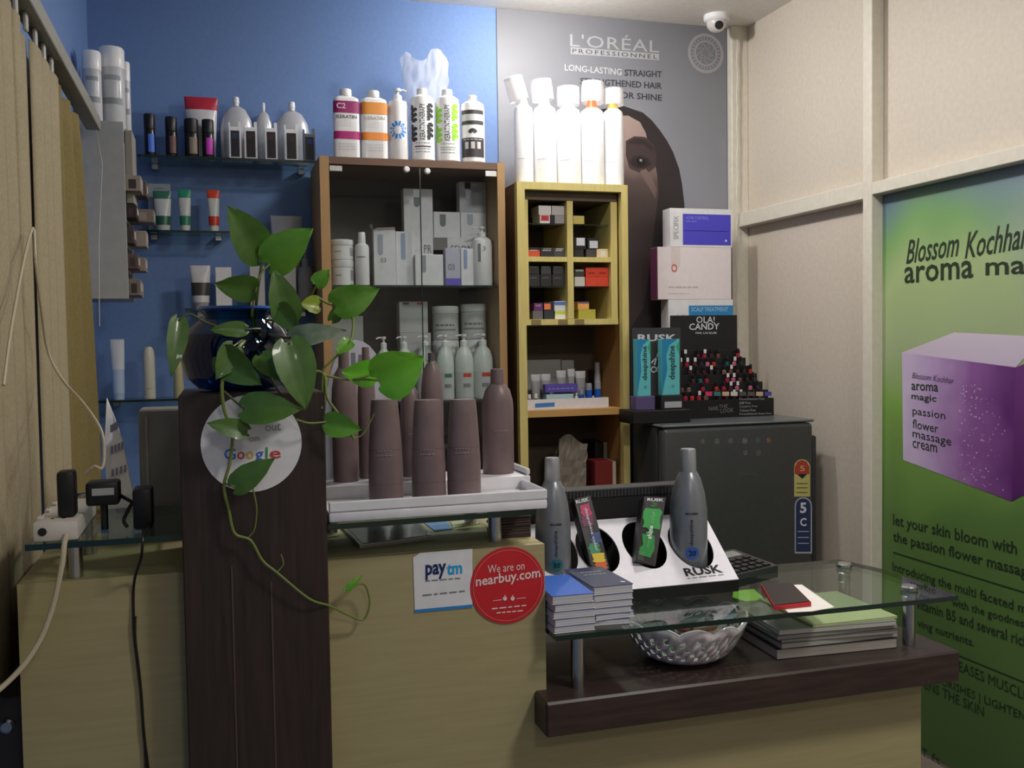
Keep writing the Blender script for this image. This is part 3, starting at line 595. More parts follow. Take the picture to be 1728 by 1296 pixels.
def petals(tt, c_, R, H, vc, mat, n=9, r0=.3, r1=.75, lo=0, hi=360, off=0, name='flower_print'):
    b = MB(); a0 = facing(c_[0], c_[1])+off
    for i in range(n):
        a = math.radians(lo+(hi-lo)*(i+.5)/n)
        pts = []
        for j in range(8):
            u = 2*PI*j/8; rad = (r0+r1)/2+(r1-r0)/2*math.cos(u); w_ = .13*math.sin(u)
            pts.append((rad*math.cos(a)-w_*math.sin(a), rad*math.sin(a)+w_*math.cos(a)))
        b.add([Vector((c_[0]+R*1.012*math.cos(math.radians(a0)+p[0]), c_[1]+R*1.012*math.sin(math.radians(a0)+p[0]), c_[2]+H*vc+R*p[1])) for p in pts], [tuple(range(8))])
    b.build(name, mat, tt, smooth=0)
petals(tt, c_, R, H, .41, C((50, 140, 226), .4), 12, .38, .95)
kt = C((46, 46, 50), .5)
for (l, r, tp, b, lab, cc_, cl, cr_) in ((693, 733, 146, 270, 'white round bottle with black scroll print and upright lettering', (44, 44, 48), 703, 720), (735, 775, 146, 270, 'white round bottle with lime green scroll print and upright lettering', (150, 214, 60), 747, 762)):
    tt, c_, R, H = flask('treatment_bottle', lab, 'bottle', l, r, tp, b, yk, zc, gloss_white, rnd, GK)
    sub(tt, c_, R, H, [(.42, .905), (.44, .915), (.44, .99), (.4, 1)], 'cap', white)
    a = facing(c_[0], c_[1]); text('KERATINTHERAPY', cylmap(c_, R*1.012, a-14, a+12, c_[2]+H*.28, c_[2]+H*.77, turn=True), kt, tt, bold=.01)
    for v in (.32, .39, .46, .58, .65, .72):
        for off in (-44, 42): petals(tt, c_, R, H, v, C(cc_, .5), 5, .04, .40, 20 if off > 0 else 130, 230 if off > 0 else 340, off=off, name='scroll_print')
    band(tt, c_, R, H, .185, .2, kt if cc_[1] < 100 else C((170, 190, 160), .5), half=40, name='label_line')
    for v in (.23, .15, .11): text('professional hair therapy', cylmap(c_, R*1.012, a-36, a+34, c_[2]+H*v, c_[2]+H*(v+.02)), grey_ink, tt)
tt, c_, R, H = flask('keratin_bottle', 'white bottle with charcoal label blocks and small leaf mark on the glass cabinet', 'bottle', 778, 817, 156, 272, yk, zc, gloss_white, rnd, GK)
sub(tt, c_, R, H, [(.36, .905), (.38, .915), (.38, .99), (.34, 1)], 'cap', white)
cg = C((66, 62, 64), .5); a = facing(c_[0], c_[1])
for f0, f1 in ((.70, .76), (.55, .605)): band(tt, c_, R, H, f0, f1, cg, half=62)
band(tt, c_, R, H, .605, .70, C((206, 206, 210), .5), half=62); band(tt, c_, R, H, .08, .36, cg, half=64)
petals(tt, c_, R, H, .42, cg, 5, .1, .45, 20, 160, name='leaf_print')
text('ORGANIC KERATIN', cylmap(c_, R*1.03, a-50, a+50, c_[2]+H*.325, c_[2]+H*.345), C((220, 220, 222), .5), tt)
for k in (-1, 0, 1): MB().patch(c_, R*1.025, c_[2]+H*.20, c_[2]+H*.30, a+k*30-9, a+k*30+9).build('label_box', C((206, 204, 206), .5), tt)

# crumpled plastic bag behind them
bag = M('film_plastic', (226, 224, 226), .4, alpha=.36, bump=.2, scale=30)
vs = []; fs = []; NX, NZ = 16, 14; l, r, zb, zt = FR(677, 80, 760, 250, 3.62)
zb = zc
for j in range(NZ+1):
    for i in range(NX+1):
        u, v = i/NX, j/NZ; wdt = 1-.25*(1-v); x = l+(r-l)*(.5+(u-.5)*wdt); z = zb+(zt-zb)*v
        if v > .6: z -= (zt-zb)*.12*max(0, math.sin(u*PI*2.0-.9))*(v-.6)/.4; z -= .05*(abs(u-.5)*2)**3*(v-.6)/.4
        vs.append((x+random.uniform(-.004, .004), 3.625+.03*math.sin(u*PI)*-1*(1-v*.6)+random.uniform(-.007, .007), z+random.uniform(-.003, .003) if j else z))
for j in range(NZ):
    for i in range(NX): fs.append((j*(NX+1)+i, j*(NX+1)+i+1, (j+1)*(NX+1)+i+1, (j+1)*(NX+1)+i))
tag(MB().add(vs, fs).build('plastic_bag', bag, smooth=80), 'crumpled clear plastic bag standing behind the white bottles', 'bag')

# ---- five applicator bottles on the shelf unit, lit by the downlight
GA = 'applicator bottles on the shelf unit'; frost = M('frosted_cap', (226, 224, 226), .35, alpha=.62)
for i, (l, r, tp, cl, cr_, ct, cb, tilt, noz, lab) in enumerate(((868, 899, 172, 860, 892, 131, 172, -.28, (235, 235, 235), 'white applicator bottle whose frosted cap leans far over'), (900.5, 938, 172, 898, 934, 137, 172, -.12, (235, 235, 235), 'white applicator bottle with slightly tilted frosted cap, next to the leaning one'), (939, 979, 174, 940, 977, 149, 180, 0, (235, 235, 235), 'white applicator bottle with low straight frosted cap, middle of five'), (980, 1018, 174, 981, 1017, 140, 176, .05, (226, 130, 80), 'white applicator bottle with orange stained cap'), (1018, 1051, 174, 1019, 1051, 152, 180, 0, (236, 196, 90), 'white applicator bottle with yellow nozzle beside the poster portrait'))):
    ya = 3.475
    tt, c_, R, H = flask('applicator_bottle', lab, 'bottle', l, r, tp, 306, ya, YZ+.0005, gloss_white, [(.9, 0), (1, .015), (1, .9), (.9, .96), (.55, 1.0)], GA)
    x0_, x1_, z0_, z1_ = FR(cl, ct, cr_, cb, ya); hh = z1_-z0_; m = Matrix.Rotation(tilt, 4, 'Y')
    MB().lathe([(R*.55, 0), (R*.4, hh*.25), (R*.15, hh*.75)], (c_[0], ya, c_[2]+H), 16).build('nozzle', C(noz, .4), tt)
    MB().lathe([((x1_-x0_)/2*.98, 0), ((x1_-x0_)/2, hh*.5), ((x1_-x0_)/2*.96, hh*.97), ((x1_-x0_)/2*.8, hh)], ((x0_+x1_)/2, ya, z0_+.004), 24, cap=False, mat=m).build('cap', frost, tt)
    MB().lathe([((x1_-x0_)/2*.8, hh), (.001, hh*1.01)], ((x0_+x1_)/2, ya, z0_+.004), 24, cap=False, mat=m).build('cap_top', frost, tt)
    a = facing(c_[0], c_[1]); text('salon professional', cylmap(c_, R*1.01, a-40, a+10, c_[2]+H*.30, c_[2]+H*.32), C((190, 190, 196), .5), tt)

# ---- glass cabinet, upper shelf
XLIM[0] = (CX0+.034, CX1-.030)
z1 = 1.6045; ya, yb = 3.52, 3.60
jar = [(.95, 0), (1, .02), (1, .68), (.93, .70), (.93, .72)]
zl = z1
for (l, r, tp, b, lab) in ((560, 597, 437, 480, 'white cream jar on the glass shelf under another jar'), (558, 596, 403, 437, 'white cream jar stacked on top of another jar')):
    tt, c_, R, H = flask('cream_jar', lab, 'jar', l, r, tp, b, ya+.02, zl, white, jar, 'cream jars in the glass cabinet')
    sub(tt, c_, R, H, [(1.0, .72), (1.02, .74), (1.02, .97), (.97, 1)], 'lid', gloss_white); zl += H+.0005
    a = facing(c_[0], c_[1]); band(tt, c_, R, H, .2, .6, C((160, 162, 168), .5), 'side_label', 16, a=a+60); text('cream jar', cylmap(c_, R*1.012, a-40, a-5, c_[2]+H*.35, c_[2]+H*.45), grey_ink, tt)
tt, c_, R, H = flask('lotion_bottle', 'slim white lotion bottle beside the stacked jars', 'bottle', 599, 623, 390, 480, ya, z1, white, [(.95, 0), (1, .02), (1, .70), (.9, .755), (.56, .79), (.5, .80)])
sub(tt, c_, R, H, [(.52, .795), (.54, .81), (.50, .99), (.46, 1)], 'cap', gloss_white); a = facing(c_[0], c_[1])
text('Sara', cylmap(c_, R*1.012, a-45, a+30, c_[2]+H*.5, c_[2]+H*.56), grey_ink, tt, shear=.3)
def drop(tt, u, v0, v1, mat, wd=.10):
    x0_, x1_, zb, zt, y = tt['q']; W = (x1_-x0_)*wd; cx_ = x0_+(x1_-x0_)*u; za = zb+(zt-zb)*v0; zz = zb+(zt-zb)*v1; pts = [(cx_-W, y-.0008, zz), (cx_-W, y-.0008, za+W)]
    pts += [(cx_-W*math.cos(PI*i/8), y-.0008, za+W-W*math.sin(PI*i/8)) for i in range(1, 8)]+[(cx_+W, y-.0008, za+W), (cx_+W, y-.0008, zz)]
    poly(pts, 'drop_print', mat, tt)
sil = C((166, 176, 190), .25); dg = C((112, 114, 124), .4)
# back row first
t = carton('serum_carton', 'tall white carton with a silver drop behind the glass door seam', 682, 731, 351, 432, yb, card, .05); drop(t, .45, .62, .82, dg, .1); panel(t, (.33, .57, .84, .98), C((244, 244, 248), .2)); t0 = t
t2 = carton('serum_carton', 'wide white carton with a grey drop in the back row of the glass cabinet', 732, 778, 353, 396, yb, card, .05); drop(t2, .33, .42, .9, dg, .11)
t3 = carton('serum_carton', 'tallest grey-white carton in the glass cabinet', 779, 824, 306, 400, yb, card, .05); drop(t3, .38, .22, .42, sil, .11); drop(t3, .33, .7, .86, C((206, 212, 226), .2), .1); panel(t3, (.2, .42, .88, .99), C((240, 242, 250), .2)); panel(t3, (0, 1, .45, 1), cardg, 'grey_half')
tb = carton('wide_carton', 'long white carton lettered profession lying under the back row', 697, 824, 396, 480, yb-.012, card, .062, z0=z1)
x0_, x1_, zb, zt, y = tb['q']
for k in (t0, t2, t3):                                # the back row stands on the long carton
    dz = zt+.0005-k['q'][2]
    k.location.z += dz
panel(tb, (.27, .46, .52, .99), C((120, 116, 120), .5), 'grey_patch'); panel(tb, (.27, .40, .6, .74), C((206, 70, 60), .5), 'red_patch')
ctext(tb, 'PR', (.15, .25, .68, .84), grey_ink); ctext(tb, 'SSION', (.50, .80, .68, .84), grey_ink)
for k in (t0, t2, t3, tb): done(k)
t = carton('tall_carton', 'tall white carton with a torn open top flap', 631, 668, 386, 480, ya, card, .045, z0=z1); drop(t, .30, .55, .92, sil, .12); ctext(t, '03', (.3, .55, .42, .5), grey_ink)
x0_, x1_, zb, zt, y = t['q']
MB().add([(x0_, y, zt), (x1_, y, zt), (x1_-.004, y-.012, zt+.010), (x0_+.010, y-.016, zt+.006)], [(0, 1, 2, 3)]).add([(x0_, y, zt), (x0_, y+.04, zt), (x0_-.010, y+.03, zt+.02), (x0_-.004, y+.005, zt+.022)], [(0, 1, 2, 3)]).build('torn_flap', card, t, smooth=0); done(t)
t = carton('tall_carton', 'tall white carton with a blue-grey drop stripe beside the torn one', 668.5, 699, 388, 480, ya+.012, card, .045, z0=z1); drop(t, .4, .48, .97, C((150, 164, 190), .4), .12); done(t)
t = carton('square_carton', 'square white carton with a grey drop at the door seam', 701, 748, 427, 480, ya-.005, card, .04, z0=z1); drop(t, .3, .42, .97, C((146, 148, 160), .4), .08); done(t)
t = carton('serum_box', 'lavender grey serum box with a violet bottom band', 752, 777, 416, 480, ya-.002, C((184, 186, 204), .5), .035, z0=z1); panel(t, (0, 1, 0, .2), C((104, 88, 196), .4), 'violet_band'); ctext(t, 'O3', (.15, .6, .42, .58), dg); done(t)
t = carton('serum_box', 'slim white serum box with a blue drop beside the violet-banded one', 778, 803, 417, 480, ya-.002, card, .035, z0=z1); drop(t, .3, .45, .97, C((140, 156, 196), .4), .12); done(t)
tt, c_, R, H = flask('pump_bottle', 'large white pump bottle with a grey drop by the cabinet side', 'bottle', 804, 838, 380, 480, ya+.01, z1, gloss_white, [(.95, 0), (1, .02), (1, .68), (.9, .77), (.6, .815), (.36, .83)])
pump(tt, c_, R, H, .83, white, -1, .32); a = facing(c_[0], c_[1]); MB().patch(c_, R*1.012, c_[2]+H*.4, c_[2]+H*.7, a-22, a-6).build('drop_print', C((132, 134, 142), .4), tt)
text('3', cylmap(c_, R*1.012, a+4, a+20, c_[2]+H*.58, c_[2]+H*.66), grey_ink, tt)
# ---- glass cabinet, lower shelf
z2 = 1.1865
t = carton('square_carton', 'white carton with grey and red tabs on the lower cabinet shelf', 674, 722, 507, 560, yb, C((196, 196, 198), .6), .06); x0_, x1_, zb, zt, y = t['q']; panel(t, (.12, .34, .9, .97), C((90, 90, 94), .5)); panel(t, (.62, .84, .9, .97), C((190, 60, 50), .5)); done(t)
tb = carton('square_carton', 'plain white carton carrying the tabbed carton on the lower cabinet shelf', 676, 728, 560, 672, yb-.004, C((190, 190, 192), .6), .066, z0=z2); t.location.z += tb['q'][3]+.0005-zb; done(tb)
GT = 'white tubs in the glass cabinet'
zt_ = {}
for k, (l, r, tp, b, lab) in enumerate(((731, 774, 575, 672, 'tall white tub carrying another tub behind the pump bottles'), (730, 773, 518, 575, 'white tub with grey print on top of a taller tub'), (783, 824, 575, 672, 'tall white tub near the cabinet side behind the pump bottles'), (782, 824, 516, 575, 'white tub with grey print on top of the tub near the cabinet side'))):
    tt, c_, R, H = flask('hair_mask_tub', lab, 'tub', l, r, tp, b, yb+.03, z2 if k % 2 == 0 else zt_[k-1], M('tub_white', (196, 200, 200), .45), [(.95, 0), (1, .02), (1, .76), (.94, .78)], GT)
    sub(tt, c_, R, H, [(1.0, .78), (1.03, .8), (1.03, .97), (.98, 1)], 'lid', white); zt_[k] = c_[2]+H+.0005
    a = facing(c_[0], c_[1]); text('spa mask', cylmap(c_, R*1.012, a-45, a+45, c_[2]+H*.38, c_[2]+H*.5), grey_ink, tt); band(tt, c_, R, H, .28, .33, C((140, 144, 144), .5), half=50, name='label_line')
GP = 'pump bottles on the lower cabinet shelf'; milk = M('milky_bottle', (206, 216, 210), .35)
for (l, r, tag_c, lab) in ((634, 662, (90, 96, 96), 'white pump bottle behind the round pothos leaf'), (668, 697, (90, 96, 96), 'white pump bottle behind the mauve bottle with silver collar'), (703, 733, (90, 96, 96), 'white pump bottle behind the mauve spray bottle'), (737, 766, (70, 120, 100), 'white pump bottle with a green label tab'), (767.5, 799, (214, 72, 44), 'white pump bottle with an orange tab, between two others'), (801, 835, (206, 62, 44), 'white pump bottle with an orange tab by the cabinet side')):
    tt, c_, R, H = flask('pump_bottle', lab, 'bottle', l, r, 563, 672, ya+.02, z2, milk, [(.95, 0), (1, .02), (1, .5), (.95, .62), (.72, .74), (.4, .80), (.36, .82)], GP)
    pump(tt, c_, R, H, .82, white, -1, .3); a = facing(c_[0], c_[1]); band(tt, c_, R, H, .03, .42, M('tub_white'), 'label', 58)
    MB().patch(c_, R*1.03, c_[2]+H*.34, c_[2]+H*.40, a-5, a+45).build('label_tab', C(tag_c, .5), tt); text('SN', cylmap(c_, R*1.03, a-5, a+40, c_[2]+H*.14, c_[2]+H*.28), grey_ink, tt)
t = carton('square_carton', 'pale carton behind the pothos leaves on the lower cabinet shelf', 562, 614, 528, 672, yb, C((170, 176, 172), .6), .06, z0=z2); done(t)

XLIM[0] = None
# ---- shelf unit: rows of hair-colour boxes
def small(l, r, tp, b, c_, z, lab, y=3.46, d=.09, strip=None, name='colour_box', word=None, wc=(220, 216, 210)):
    XLIM[0] = (GL0+.0005, GL1-.0005) if (l+r)/2 < 962 else (GR0+.0005, GR1-.0005)
    t = carton(name, lab, l, r, tp, b, y, C(c_, .5), d, z0=z, group='boxes in the yellow shelf unit', bev=.0008); XLIM[0] = None
    if strip: panel(t, strip[1], C(strip[0], .5))
    if word: ctext(t, word, (.15, .75, .6, .8), C(wc, .5))
    h = t['q'][3]; done(t); return h+.0004
gz1, gz2, gz3, gz4 = 1.8335, z430+.0005, 1.6005, z535
h = small(911, 928, 360, 374, (226, 222, 222), gz1, 'small white box with a red front panel on the top glass shelf', strip=((190, 40, 54), (.12, .88, .3, .95)))
small(909, 930, 344, 360, (206, 204, 204), h, 'pale box on top of the red-panelled box')
small(928.5, 936.5, 360, 374, (28, 28, 30), gz1, 'narrow black box between two pale boxes')
h = small(937, 954, 360, 374, (150, 148, 150), gz1, 'grey box beside the narrow black box'); small(932, 953, 344, 360, (178, 174, 176), h, 'light grey box on top of the grey box')
small(967.5, 986, 359, 373, (196, 178, 96), gz1, 'tan box alone on the top glass shelf')
small(891.5, 911, 408, 424, (206, 84, 50), gz2, 'orange-fronted black box by the side of the shelf unit', strip=((40, 34, 34), (0, 1, .72, 1)), word='10'); small(912, 935, 408, 424, (42, 42, 46), gz2, 'black box with white print beside the orange-fronted box', word='65', strip=((120, 120, 124), (.2, .8, .8, .95))); small(938, 956, 408, 424, (70, 72, 78), gz2, 'grey-black box with white print next to the divider', word='55', strip=((170, 170, 174), (.2, .85, .8, .95)))
h = small(969, 985, 410, 424, (40, 36, 38), gz2, 'black box under a white-labelled box next to the divider'); small(969, 989, 390, 410, (24, 26, 32), h, 'dark box with a white square label next to the divider', strip=((216, 218, 230), (.18, .88, .3, .95)))
h = small(989, 1006, 410, 424, (72, 66, 68), gz2, 'brown-grey box beside the cream box'); small(991, 1011, 390, 409, (24, 26, 32), h, 'dark box with a white square label on the brown-grey box', strip=((206, 208, 218), (.18, .88, .1, .75)))
small(1012, 1031, 409, 424, (226, 206, 160), gz2, 'cream box with a pale round print', strip=((226, 226, 232), (.35, .75, .2, .8)))
for k, (l, r) in enumerate(((891.5, 911), (912, 931), (932, 952))):
    h = small(l, r, 466, 486, ((40, 40, 40), (34, 36, 36), (46, 46, 46))[k], gz4+.0, ('black ribbed box at the bottom of the dark stack by the side', 'black ribbed box at the bottom of the dark stack in the middle', 'black ribbed box at the bottom of the dark stack by the divider')[k], y=3.50) if False else gz3
    h = small(l, r, 464, 484, ((44, 44, 44), (38, 40, 40), (48, 48, 48))[k], h, ('black box low in the dark row by the unit side', 'black box low in the dark row, second from the unit side', 'black box low in the dark row by the divider')[k], word='45', wc=(110, 110, 112)); small(l+1, r-1, 450, 464, ((40, 42, 40), (66, 66, 66), (58, 58, 60))[k], h, ('black box with white lines on the dark row by the unit side', 'dark grey box on the dark row, second from the unit side', 'charcoal box on the dark row by the divider')[k], strip=((130, 130, 132), (.1, .8, .8, .92)))
h = small(970, 987, 464, 480, (206, 204, 200), gz3, 'white box next to two orange boxes'); small(970, 986, 450, 463, (62, 60, 56), h, 'dark box with white lines on the white box', strip=((160, 160, 160), (.1, .9, .7, .9)))
for k, (l, r) in enumerate(((988.5, 1007.5), (1009, 1028))):
    h = small(l, r, 464, 480, (224, 74, 46), gz3, ('lower orange box next to the white box', 'lower orange box by the unit side')[k]); small(l, r, 448, 464, (216, 66, 42), h, ('upper orange box next to the dark lined box', 'upper orange box by the unit side')[k], strip=((170, 44, 30), (.2, .8, .3, .5)))
h = small(899, 916, 516, 530, (92, 92, 96), gz4, 'grey box under the purple box'); small(901, 916, 502, 515, (98, 40, 104), h, 'purple box with white number', word='4.20')
h = small(918, 934, 515, 530, (44, 50, 56), gz4, 'dark slate box under the orange-and-black box'); small(917.5, 931, 502, 515, (44, 36, 36), h, 'black box with an orange front patch', strip=((226, 120, 80), (.05, .85, .1, .85)))
h = small(939, 956.5, 516, 530, (220, 222, 214), gz4, 'white box with a lime stripe next to the divider', strip=((190, 206, 60), (0, 1, .62, .95))); small(938, 956.5, 500, 516, (206, 210, 216), h, 'white box with a blue stripe on the lime-striped box', strip=((84, 110, 180), (0, 1, .6, .95)))
h = small(976, 1005, 513, 529, (166, 158, 62), gz4, 'olive yellow box lying on the grid floor'); small(975, 994, 500, 513, (220, 160, 84), h, 'orange-tan box on the olive yellow box', strip=((90, 76, 110), (0, 1, .78, 1)))
# tray of small bottles
zt1 = z690+.0005; yt = 3.47
l_, r_, zb, zt = FR(890, 672, 1027, 689, yt)
t = thing('tray', 'white shallow tray with a blue sticker on the lower pine shelf', 'tray', ((l_+r_)/2, yt+.06, zt1)); th = zt-zb
tm = M('tray_white', (212, 208, 212), .5)
MB().box(l_, r_, yt, yt+.13, zt1, zt1+.003).build('tray_floor', tm, t)
MB().box(l_, r_, yt, yt+.003, zt1+.003, zt1+th).build('front_lip', tm, t); MB().box(l_, r_, yt+.127, yt+.13, zt1+.003, zt1+th).build('back_lip', tm, t)
for x in (l_, r_-.003): MB().box(x, x+.003, yt+.003, yt+.127, zt1+.003, zt1+th).build('side_lip', tm, t)
tri([(903, 688), (936, 686), (936, 679), (903, 681)], 'blue_sticker', C((56, 120, 190), .5), t, yt-.0006)
zt1 += .0035
GS = 'small packs in the tray'
for (l, r, tp, b, lab) in ((889.5, 897, 660, 684, 'tiny dark vial with a white cap by the side of the tray'), (900, 908, 659, 684, 'tiny brown vial with a white cap, second in the tray')):
    tt, c_, R, H = flask('vial', lab, 'vial', l, r, tp, b, yt+.02, zt1, C((40, 30, 28), .3), [(.95, 0), (1, .03), (1, .55), (.6, .68)], GS, 14); sub(tt, c_, R, H, [(.72, .68), (.75, .7), (.72, 1)], 'cap', white, 14); band(tt, c_, R, H, .1, .4, card, 'label', 60)
tt, c_, R, H = flask('vial', 'tiny dark green vial beside the violet pack', 'vial', 911, 919, 663, 684, yt+.02, zt1, C((40, 56, 44), .3), [(.95, 0), (1, .03), (1, .6), (.6, .7), (.6, 1)], GS, 14)
t = carton('violet_pack', 'violet pack lying over a pale blue box in the tray', 920, 975, 648, 662, yt+.035, C((92, 78, 170), .5), .03); ctext(t, 'MOIST FOR SKIN', (.1, .9, .3, .6), C((150, 140, 205), .5)); zz = t['q'][2]; done(t)
t = carton('pale_box', 'pale blue box under the violet pack', 922, 968, 662, 684, yt+.032, C((176, 208, 214), .5), .036, z0=zt1); t_h = t['q'][3]; done(t)
for (l, r, tp, lab) in ((977, 985, 655, 'short blue ampoule with a white mark in the tray'), (988, 999, 645, 'blue ampoule with a frosted top, middle of the tray end'), (1003, 1014, 643, 'blue ampoule with a frosted top by the unit side')):
    tt, c_, R, H = flask('ampoule', lab, 'ampoule', l, r, tp, 684, yt+.03, zt1, C((34, 90, 180), .3), [(.95, 0), (1, .02), (1, .70), (.95, .71)], GS, 16); sub(tt, c_, R, H, [(.95, .71), (.97, .72), (.9, .98), (.8, 1)], 'cap', C((150, 156, 168), .4), 16)
tt, c_, R, H = flask('vial', 'small white tube standing beside the blue ampoules', 'vial', 970, 975, 660, 684, yt+.02, zt1, white, [(1, 0), (1, .7), (.5, .75), (.5, 1)], GS, 12)
for k, (l, r, tp) in enumerate(((896, 912, 629), (913, 929, 629), (939, 955, 624), (958, 970, 622), (971, 988, 626))):
    tube_pack('cream_tube', ['grey cream tube standing by the unit side behind the vials', 'grey cream tube, second behind the vials', 'grey cream tube behind the violet pack', 'slim grey cream tube behind the violet pack end', 'grey cream tube behind the blue ampoules'][k], l, r, tp, 684, yt+.095, zt1, C((150, 152, 154), .4), C((120, 122, 124), .4), crimp=C((186, 188, 190), .4), group='tubes in the tray', capf=.12)
for k, (l, r, tp, lab) in enumerate(((889, 947, 605, 'long grey-white carton at the back of the lower pine shelf'), (948, 969, 607, 'square grey-white carton beside the long one at the back'))): done(carton('carton', lab, l, r, tp, 684, yt+.15, C((166, 164, 162), .6), .05, z0=z690+.0005))
tt, c_, R, H = flask('spray_bottle', 'slim white bottle at the back near the unit side', 'bottle', 1003, 1013, 613, 684, yt+.16, z690+.0005, C((170, 170, 172), .4), [(.95, 0), (1, .02), (1, .7), (.85, .74), (.85, 1)])
# bottom compartment
zb_ = .8005
vs = []; fs = []; l, r, zb, zt = FR(938, 742, 988, 800, 3.5)
sack = M('paper_bag', (128, 120, 108), .7, bump=.4, scale=14); b = MB(); NX, NZ = 8, 8
for s_ in (0, 1):
    vs = []; fs = []
    for j in range(NZ+1):
        for i in range(NX+1):
            u, v = i/NX, j/NZ; k = random.uniform(-.006, .006); vs.append((l+(r-l)*u+k+(.02*v if u < .5 else .012*v), 3.50+(.09*(1-v*.75) if s_ else .01*v)+k, zb_+(zt-zb_)*v+.02*math.sin(u*5)*v*v))
    for j in range(NZ):
        for i in range(NX): fs.append((j*(NX+1)+i, j*(NX+1)+i+1, (j+1)*(NX+1)+i+1, (j+1)*(NX+1)+i))
    b.add(vs, fs)
tag(b.build('paper_bag', sack, smooth=0), 'crumpled brown-grey paper bag in the bottom of the shelf unit', 'bag')
for name, label, l, r, r2, tp, y, d, c_ in (('red_book', 'dark red book standing in the bottom of the shelf unit', 1004, 1034, 1040, 778, 3.46, .10, (112, 30, 28)), ('black_file', 'black ring file standing behind the red book', 1004, 1036, 1041, 745, 3.57, .12, (28, 28, 30))):
    a, e, g, z_ = P(l, 790, 'y', y).x, P(r, 790, 'y', y).x, P(r2, 790, 'y', y).x, P(1020, tp, 'y', y).z; e = min(e, 1.448); g = min(g, 1.464)
    t = thing(name, label, 'book', ((a+g)/2, y+d/2, zb_))
    MB().box(a, e, y, y+d, zb_, z_, bev=.002).build('cover', C(c_, .5), t); MB().box(e+.0005, g, y+.003, y+d-.002, zb_, z_-.004).build('pages', C((176, 166, 146), .7), t)
# ---- on the refrigerator
zf = FZ+.0005; yb2 = 3.615
stack = [(1122, 1237, 549, 690, card, 'plain white carton at the bottom of the kit stack'), (1128, 1237, 506, 556, card, 'white kit box with blue scalp treatment panel'), (1110, 1234, 417, 505, C((226, 216, 220), .5), 'large white kit box with a red ring mark and magenta side'), (1131, 1235, 350, 415, card, 'white kit box with violet acne control panel on top')]
zz = zf
for k, (l, r, tp, b, m, lab) in enumerate(stack):
    t = carton('kit_box', lab, l, r, tp, b, yb2, m, .07, z0=zz if k else zf, group='kit boxes stacked on the refrigerator')
    x0_, x1_, zb, zt, y = t['q']; zz = zt+.0005
    if k == 1:
        panel(t, (.31, 1, .0, .80), C((40, 130, 190), .5), 'blue_panel'); ctext(t, 'SCALP TREATMENT', (.35, .92, .60, .74), C((170, 206, 226), .5)); ctext(t, 'X', (.12, .24, .05, .5), cardg)
    if k == 2:
        MB().box(x0_-.0008, x0_-.0002, y+.002, y+.068, zb+.001, zt-.001).build('magenta_side', C((128, 66, 108), .5), t)
        rc = Vector((x0_+(x1_-x0_)*.22, y-.001, zb+(zt-zb)*.6)); b_ = MB(); n = 24
        vs = [rc+Vector((rr_*math.cos(2*PI*i/n)*.8, 0, rr_*math.sin(2*PI*i/n))) for i in range(n) for rr_ in (.010, .016)]
        b_.add(vs, [(2*i, 2*i+1, (2*i+3) % (2*n), (2*i+2) % (2*n)) for i in range(n)]).build('ring_mark', C((206, 96, 84), .5), t, smooth=0)
        panel(t, (.18, .30, .62, 1), C((214, 202, 200), .5), 'pale_stripe'); ctext(t, 'POWER BRIGHTENING', (.14, .54, .22, .26), C((180, 172, 178), .5)); ctext(t, 'facial kit', (.14, .42, .1, .13), C((190, 182, 188), .5))
    if k == 3:
        panel(t, (.2, .98, .06, .86), C((76, 70, 196), .45), 'violet_panel'); ctext(t, 'ACNE CONTROL', (.25, .62, .72, .8), C((150, 150, 226), .5)); ctext(t, 'facial kit', (.25, .42, .64, .69), C((150, 150, 226), .5)); panel(t, (.23, .95, .42, .43), C((130, 130, 220), .5), 'panel_line'); ctext(t, 'SPECIFIX', (.05, .13, .2, .8), C((150, 152, 160), .5), turn=True)
        rc = Vector((x0_+(x1_-x0_)*.9, y-.001, zb+(zt-zb)*.18)); poly([rc+Vector((.005*math.cos(i*PI/5), 0, .005*math.sin(i*PI/5))) for i in range(10)], 'dot_mark', C((210, 206, 226), .5), t)
    done(t)
# hair-colour box display
yr = 3.27
l_, r_, zb, zt = FR(1068, 553, 1150, 684, 3.33); 
t = thing('colour_display', 'black display stand with scissors print on the refrigerator', 'display stand', ((l_+r_)/2, 3.30, zf))
pl, pr_, _, pz = FR(1066, 684, 1178, 711, yr-.03)
MB().box(pl, pr_-.035, yr-.04, yr+.09, zf, zf+.048, bev=.003).build('platform', black, t)
MB().box(l_, r_, 3.335, 3.345, zf+.0485, zt).build('back_panel', M('display_card', (52, 52, 56), .5), t)
lw = C((196, 198, 204), .5); q = 3.3342
wtext('RUSK', 'y', q, (1076, 576), (1142, 576), 12, lw, t, bold=.03)
sp = P(1108, 603, 'y', q)
b = MB()
for s_ in (-1, 1):
    d = Vector((.30*s_+.55, 0, .8)).normalized(); n_ = Vector((d.z, 0, -d.x))
    b.add([sp-d*.03-n_*.003, sp-d*.03+n_*.003, sp+d*.055], [(0, 1, 2)])
for s_ in (-1, 1):
    cc = sp+Vector((-.012+.022*(s_+1)/2, 0, -.045)); b.add([cc+Vector((r0*math.cos(2*PI*i/16), 0, r0*math.sin(2*PI*i/16))) for i in range(16) for r0 in (.008, .012)], [(2*i, 2*i+1, (2*i+3) % 32, (2*i+2) % 32) for i in range(16)])
b.build('scissors_print', lw, t, smooth=0)
